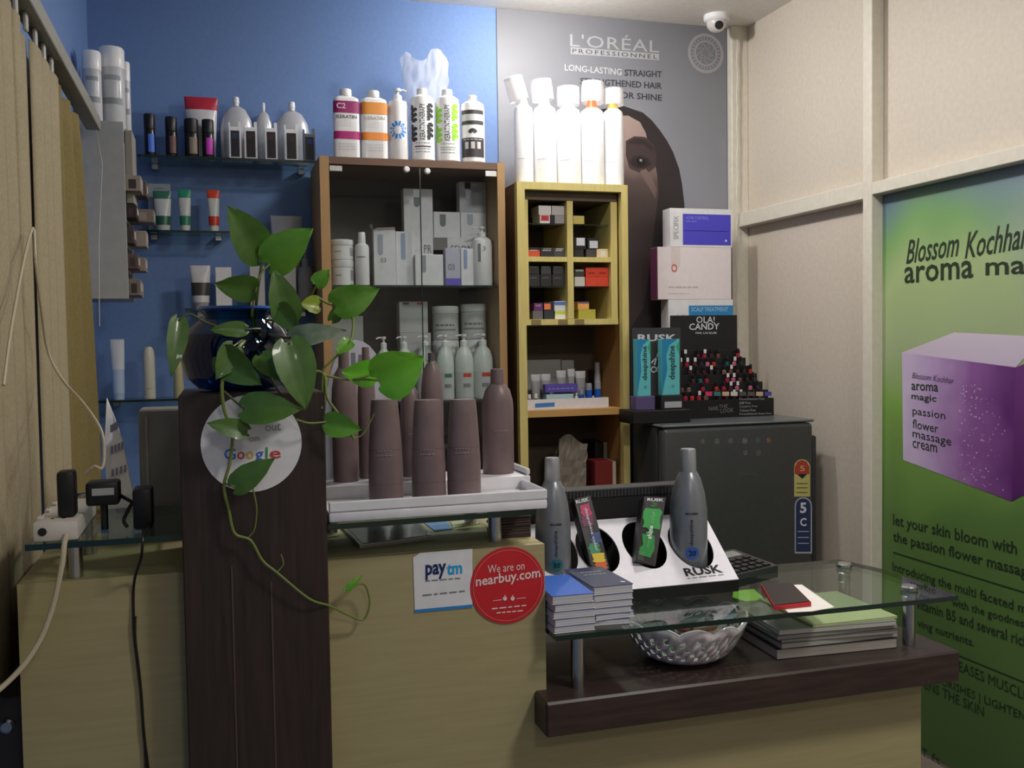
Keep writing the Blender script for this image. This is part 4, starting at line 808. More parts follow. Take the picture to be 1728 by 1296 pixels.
for k, (l, r, tp, b_, bl, br, bc) in enumerate(((1075, 1098, 565, 661, 1073, 1105, (88, 74, 120)), (1117, 1147, 565, 660, 1116, 1152, (34, 34, 40)))):
    zp = zf+.0485; t = carton('base_box', ('purple-grey box under a teal colour box', 'black box with a white label under a teal colour box')[k], bl, br, 661, 684, yr-.012, C(bc, .5), .05, z0=zp, group='boxes under the teal boxes'); 
    if k: panel(t, (.15, .95, .1, .55), C((170, 172, 178), .5), 'white_label')
    zz = t['q'][3]+.0005; done(t)
    t = carton('colour_box', ('teal and blue colour box on the purple-grey box', 'teal and blue colour box on the black box')[k], l, r, tp, b_, yr-.002, C((96, 186, 192), .45), .035, z0=zz, group='teal hair-colour boxes')
    ctext(t, 'deepshine', (.38, .82, .28, .88), C((30, 66, 76), .5), turn=True, bold=.02)
    x0_, x1_, zb, zt, y = t['q']; X = lambda u: x0_+(x1_-x0_)*u; Z = lambda v: zb+(zt-zb)*v
    poly([(X(0), y-.0006, Z(1)), (X(.9), y-.0006, Z(1)), (X(.45), y-.0006, Z(.9)), (X(.25), y-.0006, Z(.72)), (X(.3), y-.0006, Z(.45)), (X(.12), y-.0006, Z(.2)), (X(0), y-.0006, Z(0))], 'blue_wave', C((34, 128, 176), .45), t)
    poly([(X(1), y-.0006, Z(.98)), (X(1), y-.0006, Z(.7)), (X(.8), y-.0006, Z(.86))], 'green_wave', C((50, 160, 120), .45), t)
    rc = (X(.6), Z(.16)); poly([(rc[0]+.006*math.cos(i*PI/6), y-.0009, rc[1]+.006*math.sin(i*PI/6)) for i in range(12)], 'seal_print', C((70, 150, 156), .5), t); done(t)
# nail lacquer display
yn = 3.37; NL = P(1152, 690, 'y', yn).x
t = thing('nail_display', 'black tiered nail lacquer display on the refrigerator', 'display stand', (NL+.2, 3.42, zf))
zt0 = P(1230, 674, 'y', yn).z
NR = [P(1306-9.5*k, 660-13*k, 'y', yn+.024*k).x for k in range(7)]
TZ = [zt0+.0315*k for k in range(7)]; TY = [yn+.024*k for k in range(7)]
NRm = min(NR[0], XR-.04)
for k in range(7):
    MB().box(NL, min(NR[k], XR-.038), TY[k], TY[k]+.0238 if k < 6 else TY[k]+.03, zf if k == 0 else TZ[k]-.0315, TZ[k], bev=.001).build('tier' if k else 'base', black, t)
hx0, hx1 = P(1133, 600, 'y', yn+.17).x, P(1245, 600, 'y', yn+.17).x; hz = P(1190, 532, 'y', yn+.17).z
MB().box(hx0, hx1, TY[6]+.0305, TY[6]+.036, zf, hz).build('header_card', blackm, t)
MB().box(NL, NR[3], TY[1], TY[6]+.0304, zf, zt0-.002).build('core', black, t)
hq = TY[6]+.0298; hw = C((206, 206, 210), .5)
wtext('OLA!', 'y', hq, (1175, 545), (1206, 545), 11, hw, t, bold=.01); wtext('CANDY', 'y', hq, (1163, 557), (1214, 556), 11, hw, t, bold=.015); wtext('NAIL LACQUER', 'y', hq, (1174, 564), (1210, 564), 4, hw, t, bold=.01)
bq_ = yn-.0008
wtext('NAIL', 'y', bq_, (1196, 693), (1213, 692), 7, C((120, 122, 126), .5), t); wtext('THE', 'y', bq_, (1213, 689), (1228, 688), 6, C((120, 122, 126), .5), t); wtext('LOOK', 'y', bq_, (1216, 697), (1238, 695), 7, C((120, 122, 126), .5), t)
for i, s_ in enumerate(('Formaldehyde Free', 'DBP Free', 'Camphor Free', 'Toluene Free', 'Formaldehyde Resin Free')):
    L_ = (42, 19, 30, 27, 54)[i]; wtext(s_, 'y', bq_, (1248, 676+i*6.3), (1248+L_, 675.5+i*6.1), 4.2, C((170, 172, 174), .5), t)
chips = [(206, 60, 100), (50, 120, 122), (206, 168, 140), (206, 204, 204), (84, 80, 74), (90, 84, 76), (196, 170, 146), (70, 80, 160)]
for i, c_ in enumerate(chips):
    x = 1190+i*14.3; a = [P(xx, yy_, 'y', yn-.001) for xx, yy_ in ((x, 668), (x+11, 668), (x+11, 661), (x, 661))]
    MB().prism(a, (0, -.004, 0)).build('colour_chip', C(c_, .25), t)
# lacquer bottles on the tiers
cols = [(150, 30, 60), (176, 96, 122), (30, 28, 32), (170, 44, 34), (96, 66, 60), (62, 20, 40), (30, 80, 84), (120, 92, 80), (44, 36, 40), (64, 34, 38)]
cnames = ['crimson', 'pink', 'black', 'red', 'brown', 'plum', 'teal', 'tan', 'charcoal', 'maroon']
protos = []; GN = 'nail lacquer bottles on the tiers'; clear = []
def polish(ci, tagw):
    tt = thing('nail_polish', 'small nail lacquer bottle with a black cap on the tiered display' if not tagw else 'small nail lacquer bottle with a white tag on its black cap', 'nail polish', (0, 0, 0), GN)
    MB().lathe([(.0075, 0), (.0085, .001), (.0085, .014), (.005, .0165), (.0045, .018)], (0, 0, 0), 12).build('bottle', C(cols[ci], .15, coat=.5), tt)
    MB().lathe([(.0055, .018), (.006, .019), (.0048, .036), (.004, .037)], (0, 0, 0), 12).build('cap', black, tt)
    if tagw: MB().box(-.0055, .0055, -.0072, -.0064, .020, .036).build('white_tag', C((216, 214, 216), .5), tt)
    return tt
for ci in range(len(cols)): protos.append([polish(ci, False), polish(ci, True)])
usedp = set()
for k in range(6):
    xr_ = min(NR[k+1]+.012, XR-.06) if k else NR[0]-.02; n = int((xr_-NL-.01)/.0295)
    for i in range(n):
        ci = random.randrange(len(cols)); tw = 1 if random.random() < .3 else 0; src = protos[ci][tw]
        loc = Vector((NL+.016+i*.0295+random.uniform(-.002, .002), TY[k]+.0115, TZ[k]+.0003))
        if random.random() < .2: continue
        lab = '%s nail lacquer%s on the %s tier of the display' % (cnames[ci], ' with white cap tag' if tw else ' bottle without tag', ('lowest', 'second', 'third', 'fourth', 'fifth', 'highest')[k])
        if (ci, tw) not in usedp: src.location = loc; src['label'] = lab; usedp.add((ci, tw)); continue
        o = src.copy(); COL.objects.link(o); o.location = loc; o['label'] = lab
        for ch in src.children:
            d = ch.copy(); COL.objects.link(d); d.parent = o
for ci in range(len(cols)):
    for tw in (0, 1):
        if (ci, tw) not in usedp:
            for ch in list(protos[ci][tw].children): bpy.data.objects.remove(ch)
            bpy.data.objects.remove(protos[ci][tw])

# ================================================================== LEFT WALL: SHELVES, RACK, BLIND
def wall_shelf(l, r, z, y0, label, name='wall_shelf'):
    t = thing(name, label, 'shelf', ((l+r)/2, (y0+YB)/2, z-.008), 'glass shelves on the blue wall')
    g = MB().box(l, r, y0, YB-.001, z-.008, z).build('glass', glass, t)
    MB().add([(l, y0-.0005, z-.008), (r, y0-.0005, z-.008), (r, y0-.0005, z), (l, y0-.0005, z)], [(0, 1, 2, 3)]).build('glass_edge', glass_edge, g, smooth=0)
    for x in (l+.05, r-.05): MB().box(x-.012, x+.012, YB-.05, YB-.001, z-.028, z-.0085, bev=.002).build('bracket', steel, t)
SY = 3.62
s1z = P(390, 266, 'y', SY).z
wall_shelf(-.245, P(541, 270, 'y', SY).x-.008, s1z, SY, 'glass wall shelf carrying dark jars and silver pouches')
s2z = P(330, 389, 'y', 3.68).z; wall_shelf(-.255, P(393, 390, 'y', 3.68).x, s2z, 3.68, 'short glass wall shelf carrying green and orange tubes')
s3z = 1.53; wall_shelf(P(312, 520, 'y', SY).x, P(545, 520, 'y', SY).x-.012, s3z, SY, 'glass wall shelf behind the pothos plant')
s4z = P(250, 674, 'y', SY).z; wall_shelf(-.40, .30, s4z, SY, 'lowest glass wall shelf carrying slim white tubes')
# shelf 1
GJ = 'dark jars on the glass shelf'; z = s1z+.0005
for (l, r, tp, lc, lab) in ((243, 262, 190, (60, 110, 214), 'dark wax jar with a blue label'), (279, 299, 194, (98, 66, 66), 'dark wax jar with a brown label'), (311, 335, 196, (120, 106, 92), 'wide dark wax jar with a beige label'), (341, 361, 196, (190, 50, 180), 'dark wax jar with a magenta label')):
    tt, c_, R, H = flask('wax_jar', lab, 'jar', l, r, tp, 262, 3.67, z, C((24, 24, 26), .25), [(.95, 0), (1, .02), (1, .62), (.93, .65)], GJ)
    sub(tt, c_, R, H, [(1.0, .65), (1.02, .67), (1.02, .98), (.95, 1)], 'lid', black); a = facing(c_[0], c_[1]); MB().patch(c_, R*1.012, c_[2]+H*.1, c_[2]+H*.52, a-18, a+52).build('label', C(lc, .5), tt)
tube_pack('white_pouch', 'white pouch with a red folded top behind the dark jars', 312, 368, 153, 262, 3.73, z, M('pouch_white', (206, 204, 208), .3), C((160, 160, 164), .4), crimp=C((176, 40, 62), .4), capf=.06, wtop=1.0, cat='pouch')
pouch = M('silver_pouch', (196, 198, 204), .22, metal=.25, bump=.3, scale=16)
for (l, r, tp, lab) in ((371, 427, 150, 'large silver spouted pouch beside the red-topped pouch'), (430, 460, 158, 'small silver spouted pouch between two others'), (464, 522, 155, 'silver spouted pouch nearest the tan-edged cabinet')):
    tt, c_, R, H = flask('spout_pouch', lab, 'pouch', l, r, tp, 262, 3.735, z, pouch, [(.9, 0), (.98, .1), (1, .50), (.90, .66), (.56, .81), (.28, .85), (.2, .86)], 'silver pouches on the glass shelf', 24, .45)
    sub(tt, c_, R, H, [(.17, .86), (.17, .9), (.2, .905), (.18, .99), (.14, 1)], 'spout_cap', white)
GW = 'white-framed cartons on the glass shelf'
for k, (l, r, tp, m, cc_) in enumerate(((386, 407, 211, card, (40, 58, 80)), (412, 434, 211, card, (66, 40, 50)), (447, 468, 211, card, (70, 40, 52)), (480, 503, 212, card, (60, 40, 52)), (512, 532, 218, C((110, 120, 130), .6), (40, 60, 120)))):
    t = carton('framed_carton', ['white-framed carton with a dark blue window beside the dark jars', 'white-framed carton with a dark maroon window in front of the large pouch', 'white-framed carton with a dark red window in front of the small pouch', 'white-framed carton with a plum window in front of the last pouch', 'grey-framed carton with a dark blue window near the cabinet'][k], l, r, tp, 265, 3.64, m, .03, z0=z, group=GW)
    panel(t, (.16, .86, .06, .88), C((34, 32, 40), .4), 'dark_window'); x0_, x1_, zb, zt, y = t['q']
    MB().box(x1_-.010, x1_, y+.002, y+.028, zt, zt+.020).build('side_flap', m, t); MB().box(x0_, x0_+.006, y+.002, y+.028, zt, zt+.016).build('side_flap', m, t)
    panel_ = poly([(x0_+(x1_-x0_)*.3, y-.0012, zb+(zt-zb)*.62), (x0_+(x1_-x0_)*.72, y-.0012, zb+(zt-zb)*.62), (x0_+(x1_-x0_)*.72, y-.0012, zb+(zt-zb)*.8), (x0_+(x1_-x0_)*.3, y-.0012, zb+(zt-zb)*.8)], 'window_print', C(cc_, .4), t); done(t)
# shelf 2
z = s2z+.0005
t = carton('flat_carton', 'pale flat carton behind the green tube', 250, 288, 305, 386, 3.745, C((160, 168, 178), .6), .02, z0=z); ctext(t, 'lotus', (.3, .7, .88, .93), grey_ink); done(t)
GT2 = 'face tubes on the short glass shelf'
gr = C((46, 150, 118), .35); wh = C((206, 210, 210), .35)
tube_pack('face_tube', 'dark green and white tube in front of the pale flat carton', 259, 290, 321, 388, 3.71, z, wh, C((190, 196, 196), .4), C((60, 120, 104), .3), (.14, .36, C((40, 96, 80), .35)), GT2)
tube_pack('face_tube', 'bright green and white tube in the middle of the short shelf', 301, 323, 318, 388, 3.71, z, wh, C((206, 210, 210), .4), gr, (.14, .36, C((50, 128, 100), .35)), GT2)
tube_pack('face_tube', 'orange-red and white tube at the end of the short shelf', 350, 371, 318, 388, 3.71, z, wh, C((206, 210, 210), .4), C((214, 70, 40), .35), (.14, .36, C((200, 60, 40), .35)), GT2)
# shelf 3
z = s3z+.0005
tube_pack('silver_tube', 'white tube with a dark printed square behind the pothos plant', 321, 356, 448, 521, 3.68, z, M('pouch_white'), C((150, 150, 154), .4), mid=(.3, .6, C((60, 60, 56), .4)))
done(carton('lotion_box', 'slim white box beside the dark-printed tube', 364, 391, 451, 521, 3.69, card, .04, z0=z))
done(carton('lotion_box', 'grey-white box behind the tallest pothos stem', 422, 447, 449, 521, 3.69, C((186, 186, 186), .6), .05, z0=z)); done(carton('lotion_box', 'wide white box near the tan-edged cabinet', 466, 500, 449, 521, 3.645, card, .03, z0=z))
tube_pack('silver_tube', 'tall crinkled silver tube behind the pale green leaf', 458, 512, 364, 521, 3.74, z, pouch, C((160, 160, 166), .4))
tt, c_, R, H = flask('pump_bottle', 'grey pump bottle on the shelf behind the plant', 'bottle', 502, 529, 424, 521, 3.66, z, C((150, 152, 158), .4), [(.95, 0), (1, .03), (1, .55), (.8, .68), (.4, .74)]); pump(tt, c_, R, H, .74, C((150, 152, 158), .4), -1, .34)
# shelf 4
z = s4z+.0005
tube_pack('slim_tube', 'slim white and blue tube on the lowest shelf beside the curtain', 186, 212, 574, 676, 3.66, z, C((176, 196, 222), .35), C((170, 190, 216), .4), mid=(.5, .98, C((214, 218, 226), .35)), capf=.1, wtop=.9); tt, c_, R, H = flask('slim_bottle', 'slim cream bottle with a rounded top on the lowest shelf', 'bottle', 241, 262, 586, 674, 3.66, z, C((206, 204, 190), .4), [(.95, 0), (1, .02), (1, .78), (.9, .92), (.55, .99), (.1, 1)]); text('cream jar', cylmap(c_, R*1.012, facing(c_[0], c_[1])-30, facing(c_[0], c_[1])+30, c_[2]+H*.18, c_[2]+H*.21), grey_ink, tt)
tt, c_, R, H = flask('slim_bottle', 'slim pale yellow bottle beside the fish bowl on the lowest shelf', 'bottle', 292, 311, 612, 674, 3.66, z, C((190, 182, 140), .4), [(.95, 0), (1, .02), (.8, .7), (.6, 1)])

# rack on the left wall
ry0, ry1 = 3.30, 3.56; rx1 = -.262; rz0, rz1 = 1.55, 2.10
rackm = M('rack_grey', (170, 172, 174), .5)
t = thing('wall_rack', 'grey wall rack beside the blind, stacked with cartons', 'rack', (-.33, 3.45, rz0))
MB().box(XL+.001, rx1, ry0, ry0+.018, rz0, rz1).build('side', rackm, t); MB().box(XL+.001, rx1, ry1-.018, ry1, rz0, rz1).build('side', rackm, t); MB().box(XL+.001, XL+.012, ry0+.018, ry1-.018, rz0, rz1).build('back', rackm, t)
RS = [rz0+.001, rz0+.085, rz0+.165, rz0+.245, rz0+.33, rz1-.016]
for z in RS: MB().box(XL+.012, rx1-.002, ry0+.018, ry1-.018, z-.0, z+.010).build('shelf', rackm, t)
MB().box(rx1, rx1+.022, ry0+.05, ry0+.20, 1.855, 2.085, bev=.001).build('header_board', C((150, 146, 138), .6), t)
bc_ = [(124, 112, 106), (150, 140, 132), (92, 74, 72), (140, 128, 120), (70, 58, 58), (150, 140, 130), (44, 36, 38)]
labs = ['beige carton', 'grey-beige carton', 'maroon-brown carton', 'taupe carton', 'dark brown carton', 'pale beige carton', 'black-brown carton']; i = 0
lv = ['lowest', 'second', 'third', 'fourth', 'top']
for k in range(5):
    for j in range(2):
        z = RS[k]+.0105; d = [.03, .045, .05, .075, .055][k] if j else [.035, .03, .02, .03, .045][k]
        h = [.05, .045, .052, .042, .048][k]; y0 = ry0+.022+j*.108
        t = thing('colour_carton', '%s on the %s level of the grey rack, %s' % (labs[i % 7], lv[k], 'nearer the back wall' if j else 'nearer the blind'), 'box', (rx1-.05, y0+.05, z), 'cartons in the grey rack')
        MB().box(rx1-.12, rx1+d, y0, y0+.1, z, z+h, bev=.001).build('carton', C(bc_[i % 7], .6), t)
        MB().box(rx1+d+.0002, rx1+d+.0008, y0+.02, y0+.08, z+h*.3, z+h*.8).build('end_label', C((180, 172, 164), .6), t)
        MB().box(rx1+d*.2, rx1+d*.7, y0-.0008, y0-.0002, z+h*.15, z+h*.75).build('side_print', C((150, 140, 134), .6) if i % 2 else C((60, 50, 52), .6), t); i += 1
for (l, r, tp, y, lab) in ((139, 172, 86, 3.36, 'white shampoo bottle on the rack nearest the blind'), (168, 211, 72, 3.42, 'tallest white shampoo bottle on top of the grey rack'), (203, 220, 84, 3.52, 'slim white shampoo bottle at the back end of the grey rack')):
    tt, c_, R, H = flask('shampoo_bottle', lab, 'bottle', l, r, tp, 208, y, rz1+.0005, M('soft_white', (196, 198, 202), .25), [(.95, 0), (1, .02), (1, .72), (.97, .74)], 'white bottles on the grey rack')
    sub(tt, c_, R, H, [(1.0, .74), (1.02, .75), (1.02, .97), (.92, 1)], 'cap', gloss_white); band(tt, c_, R, H, .28, .36, C((140, 146, 150), .5), half=50); band(tt, c_, R, H, .58, .64, C((150, 156, 160), .5), half=40)

# vertical blind
struct('window_1', MB().box(XL+.0005, XL+.02, 1.25, 3.2, .9, 2.03), M('night_window', (20, 20, 22), .2))
BX = -.335
fab = M('blind_fabric', (156, 144, 116), .8, var=.05, scale=160, bump=.3); zr = 2.062
t = thing('vertical_blind', 'beige vertical fabric blind on a grey head rail', 'blind', (BX, 2.5, .85))
MB().box(BX-.03, BX+.012, 1.3, 3.262, zr, zr+.04, bev=.002).build('head_rail', M('rail_grey', (150, 148, 138), .5), t)
random.seed(3)
for i in range(15):
    y = 1.42+i*.105
    gap = .35 if y < 2.2 and y > 2.1 else 0
    ang = math.radians(5+random.uniform(-2, 2)); hw_ = .055 if i != 6 else .036
    if y > 2.56: continue
    d = Vector((math.sin(ang), math.cos(ang), 0)); nrm = Vector((d.y, -d.x, 0))
    vs = []; fs = []
    for j in range(9):
        for s_ in range(5):
            u = s_/4-.5; bow = .005*(1-4*u*u); z = zr-.035-(zr-.035-.86)*j/8
            vs.append(Vector((BX-.01-(.016 if i == 7 else 0), y, z))+d*(2*hw_*u)+nrm*bow+Vector((0, .006*math.sin(j*.5+i), 0)))
    for j in range(8):
        for s_ in range(4): fs.append((j*5+s_, j*5+s_+1, j*5+s_+6, j*5+s_+5))
    o = MB().add(vs, fs).build('slat', fab, t, smooth=60); md = o.modifiers.new('s', 'SOLIDIFY'); md.thickness = .0012
    MB().box(BX-.014, BX-.006, y-.010, y+.010, zr-.036, zr-.0005, bev=.002).build('hanger', M('hanger_clear', (196, 196, 190), .3), t)
MB().tube([(BX+.0, 3.24, zr), (BX+.012, 3.27, zr-.1), (BX+.0, 3.22, zr-.35), (BX-.004, 3.2, zr-.6)], .0015, 5).build('cord', M('cord_pale', (190, 190, 186), .5), t)
# olive curtain
oc = M('olive_cloth', (120, 106, 62), .85, var=.06, scale=120, bump=.2); vs = []; fs = []; N, K = 30, 16
for j in range(K+1):
    v = j/K
    for i in range(N+1):
        u = i/N; ya_ = 2.56+.10*v; yb_ = 2.98+.46*min(1, v*1.25)**.8
        vs.append((BX-.022-.012*v+.014*math.sin(u*17+v*1.5), ya_+(yb_-ya_)*u, 2.03-(2.03-.86)*v))
for j in range(K):
    for i in range(N): fs.append((j*(N+1)+i, j*(N+1)+i+1, (j+1)*(N+1)+i+1, (j+1)*(N+1)+i))
o = tag(MB().add(vs, fs).build('olive_curtain', oc, smooth=60), 'olive cloth curtain hanging at the end of the blind', 'curtain'); o.modifiers.new('s', 'SOLIDIFY').thickness = .0015
t = thing('low_cabinet', 'low dark grey cabinet with a round lock beside the desk end', 'cabinet', (-.36, 2.15, 0))
MB().box(XL+.001, -.308, 1.70, 2.5, 0, .845, bev=.003).build('body', C((56, 54, 54), .5), t)
lk = P(8, 1092, 'y', 1.699); MB().lathe([(.012, 0), (.012, .006), (.008, .009)], (-.335, 1.6995, min(lk.z, .8)), 16, mat=Matrix.Rotation(PI/2, 4, 'X')).build('lock', steel, t)

# ================================================================== LEFT DESK END: POWER STRIP AND CABLES
zg = 1.1035
strip = M('strip_white', (206, 202, 196), .4)
t = thing('power_strip', 'white power strip with sockets on the desk glass', 'power strip', (-.245, 1.73, zg))
MB().box(-.276, -.212, 1.622, 1.86, zg, zg+.030, bev=.004, seg=2).build('housing', strip, t)
MB().lathe([(.0062, 0), (.0062, .0014), (.003, .0016)], (-.262, 1.6222, zg+.016), 16, mat=Matrix.Rotation(PI/2, 4, 'X')).build('indicator', C((30, 26, 28), .3), t)
for y in (1.66, 1.73, 1.80):
    for dx, dy in ((0, .012), (-.008, -.006), (.008, -.006)): MB().lathe([(.0028, 0), (.0028, .0006)], (-.244+dx, y+dy, zg+.0301), 10).build('socket_hole', black, t)
    MB().box(-.274, -.266, y-.01, y+.01, zg+.030, zg+.034, bev=.001).build('switch', strip, t)
pts = smoothpath([P(x, y, 'y', yv) for x, y, yv in ((112, 902, 1.622), (108, 922, 1.612), (106, 945, 1.608), (98, 985, 1.606), (87, 1030, 1.605), (70, 1075, 1.60), (44, 1117, 1.59), (14, 1150, 1.58), (-30, 1186, 1.56), (-90, 1225, 1.54))], 6)
MB().tube(pts, .0042, 8).build('power_cord', M('cord_ivory', (190, 180, 158), .5), t)
def adapter(label, x, y, z, sx, sy, sz, lab=False):
    t = thing('plug_adapter', label, 'adapter', (x, y, z), 'black plug adapters'); MB().box(x-sx/2, x+sx/2, y-sy/2, y+sy/2, z, z+sz, bev=.005, seg=2).build('body', black, t)
    if lab:
        MB().box(x-sx*.3, x+sx*.36, y-sy/2-.0006, y-sy/2-.0001, z+sz*.45, z+sz*.75).build('rating_label', C((170, 170, 168), .6), t)
    return t
adapter('tall black plug adapter standing in the power strip', -.232, 1.672, zg+.0305, .026, .036, .072)
for x_, k_ in ((-.226, 0),):
    t = adapter('wide black adapter with a white rating label', -.182, 1.70, zg+.042, .05, .045, .038, True)
    MB().tube([(-.207, 1.70, zg+.060), (-.222, 1.70, zg+.058)], .004, 8).build('prong', steel, t)
    MB().tube(smoothpath([(-.158, 1.70, zg+.055), (-.148, 1.69, zg+.05), (-.140, 1.69, zg+.045)], 4), .003, 7).build('lead', black, t)
    MB().tube([(-.182, 1.70, zg+.042), (-.182, 1.70, zg+.0005)], .006, 8).build('leg', black, t)
t = adapter('square black adapter at the edge of the glass near the pillar', -.122, 1.70, zg, .030, .05, .066)
MB().tube(smoothpath([(-.137, 1.69, zg+.045), (-.15, 1.672, zg+.02), (-.145, 1.665, zg+.008)], 5), .003, 7).build('lead', black, t)
pts = smoothpath([(-.206, 1.668, zg+.095), (-.19, 1.66, zg+.108), P(172, 790, 'y', 1.66), P(176, 765, 'y', 1.68), P(170, 725, 'y', 1.75), P(140, 680, 'y', 1.9), P(105, 640, 'y', 2.05), P(80, 590, 'x', BX+.02), P(68, 510, 'x', BX+.02), P(60, 440, 'x', BX+.02), P(56, 385, 'x', BX+.012), P(40, 440, 'x', BX+.014), P(18, 560, 'x', BX+.016), P(6, 650, 'x', BX+.016)], 6)  # final leg, down from the peak, models the cord's shadow on the blind
tag(MB().tube(pts, .0026, 6).build('thin_cable', M('cord_ivory')), 'thin beige cable rising from the adapter, with its shadow line on the blind', 'cable')
pts = smoothpath([(-.110, 1.70, zg+.002), (-.112, 1.640, zg+.008), (-.118, 1.6095, zg-.002), (-.121, 1.608, zg-.03)]+[P(x, y, 'y', 1.6455) for x, y in ((226, 985), (226, 1060), (231, 1110), (238, 1170), (243, 1240), (252, 1310))], 5)
tag(MB().tube(pts, .0022, 6).build('black_cable', black), 'thin black cable hanging down the desk front', 'cable')
pts = smoothpath([P(x, y, 'y', 1.646) for x, y in ((229, 1040), (229, 1080), (235, 1130), (241, 1200), (246, 1310))], 5)
tag(MB().tube(pts, .0015, 6).build('black_cable', C((60, 40, 32), .5)), 'brown wire beside the black cable on the desk front', 'cable')
# calendar sheet leaning beside the adapters
a = [P(*q, 'y', yv) for q, yv in (((180, 672), 2.02), ((193, 705), 2.0), ((206, 742), 1.97), ((216, 790), 1.94), ((224, 832), 1.92), ((182, 842), 1.92), ((176, 760), 1.96))]
t = thing('calendar_sheet', 'white printed calendar sheet leaning beside the curtain', 'paper', (a[4].x-.02, 1.93, 1.0362))
lowz = [Vector((p.x, p.y, 1.0362)) for p in (a[4], a[5])]
MB().prism(a[:5]+[lowz[0], lowz[1]]+a[5:], (.0008, .0025, 0)).build('sheet', card, t, smooth=0)
for r0, x0_, x1_, n in ((722, 186, 199, 3), (758, 187, 210, 4), (797, 188, 216, 4)):
    for i in range(n):
        x = x0_+(x1_-x0_)*i/n; yv = 1.955-(r0-760)*.0007
        poly([P(x, r0+8-i*2.4, 'y', yv-.006), P(x+4.4, r0+7-i*2.4, 'y', yv-.006), P(x+4.4, r0-6-i*2.4, 'y', yv-.006), P(x, r0-5-i*2.4, 'y', yv-.006)], 'date_print', C((140, 140, 166), .6), t)
gx0 = P(236, 790, 'y', 1.95).x; gz = P(260, 691, 'y', 1.95).z
t = thing('grey_case', 'plain grey case standing on the desk behind the pillar', 'case', (gx0+.08, 1.99, 1.0355))
MB().box(gx0, gx0+.17, 1.945, 2.04, 1.0355, gz, bev=.003).build('body', C((126, 124, 120), .55), t)
MB().box(gx0+.012, gx0+.016, 1.9435, 1.9448, 1.06, gz-.012).build('edge_strip', C((150, 148, 144), .5), t)

# ================================================================== UPPER COUNTER
zu = 1.1065
t = thing('stepped_tray', 'white two-step display tray on the upper glass shelf', 'tray', (.36, 1.7, zu))
tw = M('tray_plastic', (222, 222, 226), .3, coat=.2)
MB().box(XP1+.004, .545, 1.606, 1.745, zu, zu+.016, bev=.003, seg=2).build('lower_step', tw, t)
MB().box(XP1+.004, .545, 1.606, 1.612, zu+.0165, zu+.034, bev=.002).build('front_lip', tw, t); MB().box(.539, .545, 1.6125, 1.744, zu+.0165, zu+.034, bev=.002).build('side_lip', tw, t)
MB().box(XP1+.004, .560, 1.746, 1.862, zu, zu+.040, bev=.004, seg=2).build('upper_step', tw, t)
MB().box(.552, .560, 1.750, 1.858, zu+.0402, zu+.052, bev=.002).build('upper_lip', tw, t)
zlo, zhi = zu+.0165, zu+.0405; GM = 'mauve bottles on the stepped tray'
cone = [(.97, 0), (1, .015), (1, .35), (.95, .55), (.84, .85), (.77, .985), (.74, 1)]
for (l, r, tp, b, lab) in ((621, 679, 669, 844, 'mauve tapered bottle in the front row nearest the pillar'), (694, 751, 668, 838, 'mauve tapered bottle in the front row, middle of three'), (754, 810, 666, 833, 'mauve tapered bottle in the front row farthest from the pillar')):
    tt, c_, R, H = flask('shampoo_bottle', lab, 'bottle', l, r, tp, b, 1.672, zlo, mauve, cone, GM, 32, .72); a = facing(c_[0], c_[1])
    text('nutritive', cylmap(c_, R*.985, a-26, a+26, c_[2]+H*.50, c_[2]+H*.53, 1, .72*1.03), C((150, 128, 134), .5), tt); text('thermique', cylmap(c_, R*.99, a-26, a+30, c_[2]+H*.455, c_[2]+H*.485, 1, .72*1.03), C((150, 128, 134), .5), tt)
    for f in (.19, .52): MB().lathe([(R*1.002*(1 if f < .4 else .965), H*f), (R*1.002*(1 if f < .4 else .963), H*(f+.004))], c_, 32, 1, .72, cap=False).build('seam', C((92, 72, 78), .5), tt)
necked = [(.96, 0), (1, .015), (1, .62), (.96, .70), (.78, .80), (.5, .85), (.45, .86)]
for (l, r, tp, b, y, lab, capm) in ((814, 866, 624, 799, 1.80, 'mauve necked bottle on the upper step near the silver bottle', mauve), (711, 748, 586, 806, 1.81, 'mauve bottle with a clear spray cap on the upper step', None), (676, 711, 632, 806, 1.82, 'mauve bottle with a silver collar behind the front row', steel), (560, 604, 588, 812, 1.80, 'mauve necked bottle on the upper step against the pillar', mauve), (604, 634, 590, 810, 1.83, 'slim mauve necked bottle behind the front row', mauve)):
    tt, c_, R, H = flask('serum_bottle', lab, 'bottle', l, r, tp, b, y, zhi, mauve, necked, GM, 28, .8)
    if capm is None:
        sub(tt, c_, R, H, [(.42, .855), (.42, .88)], 'collar', steel); sub(tt, c_, R, H, [(.55, .875), (.55, .99), (.5, 1)], 'clear_cap', thin_glass('clear_plastic', (226, 226, 228), 1.0)); sub(tt, c_, R, H, [(.3, .88), (.3, .94)], 'nozzle', mauve)
    else:
        sub(tt, c_, R, H, [(.42, .855), (.43, .87), (.41, .985), (.39, 1)], 'cap', capm)
    a = facing(c_[0], c_[1])
    text('bain satin', cylmap(c_, R*1.01, a-10, a+40, c_[2]+H*.40, c_[2]+H*.43, 1, .82), C((150, 128, 134), .5), tt)
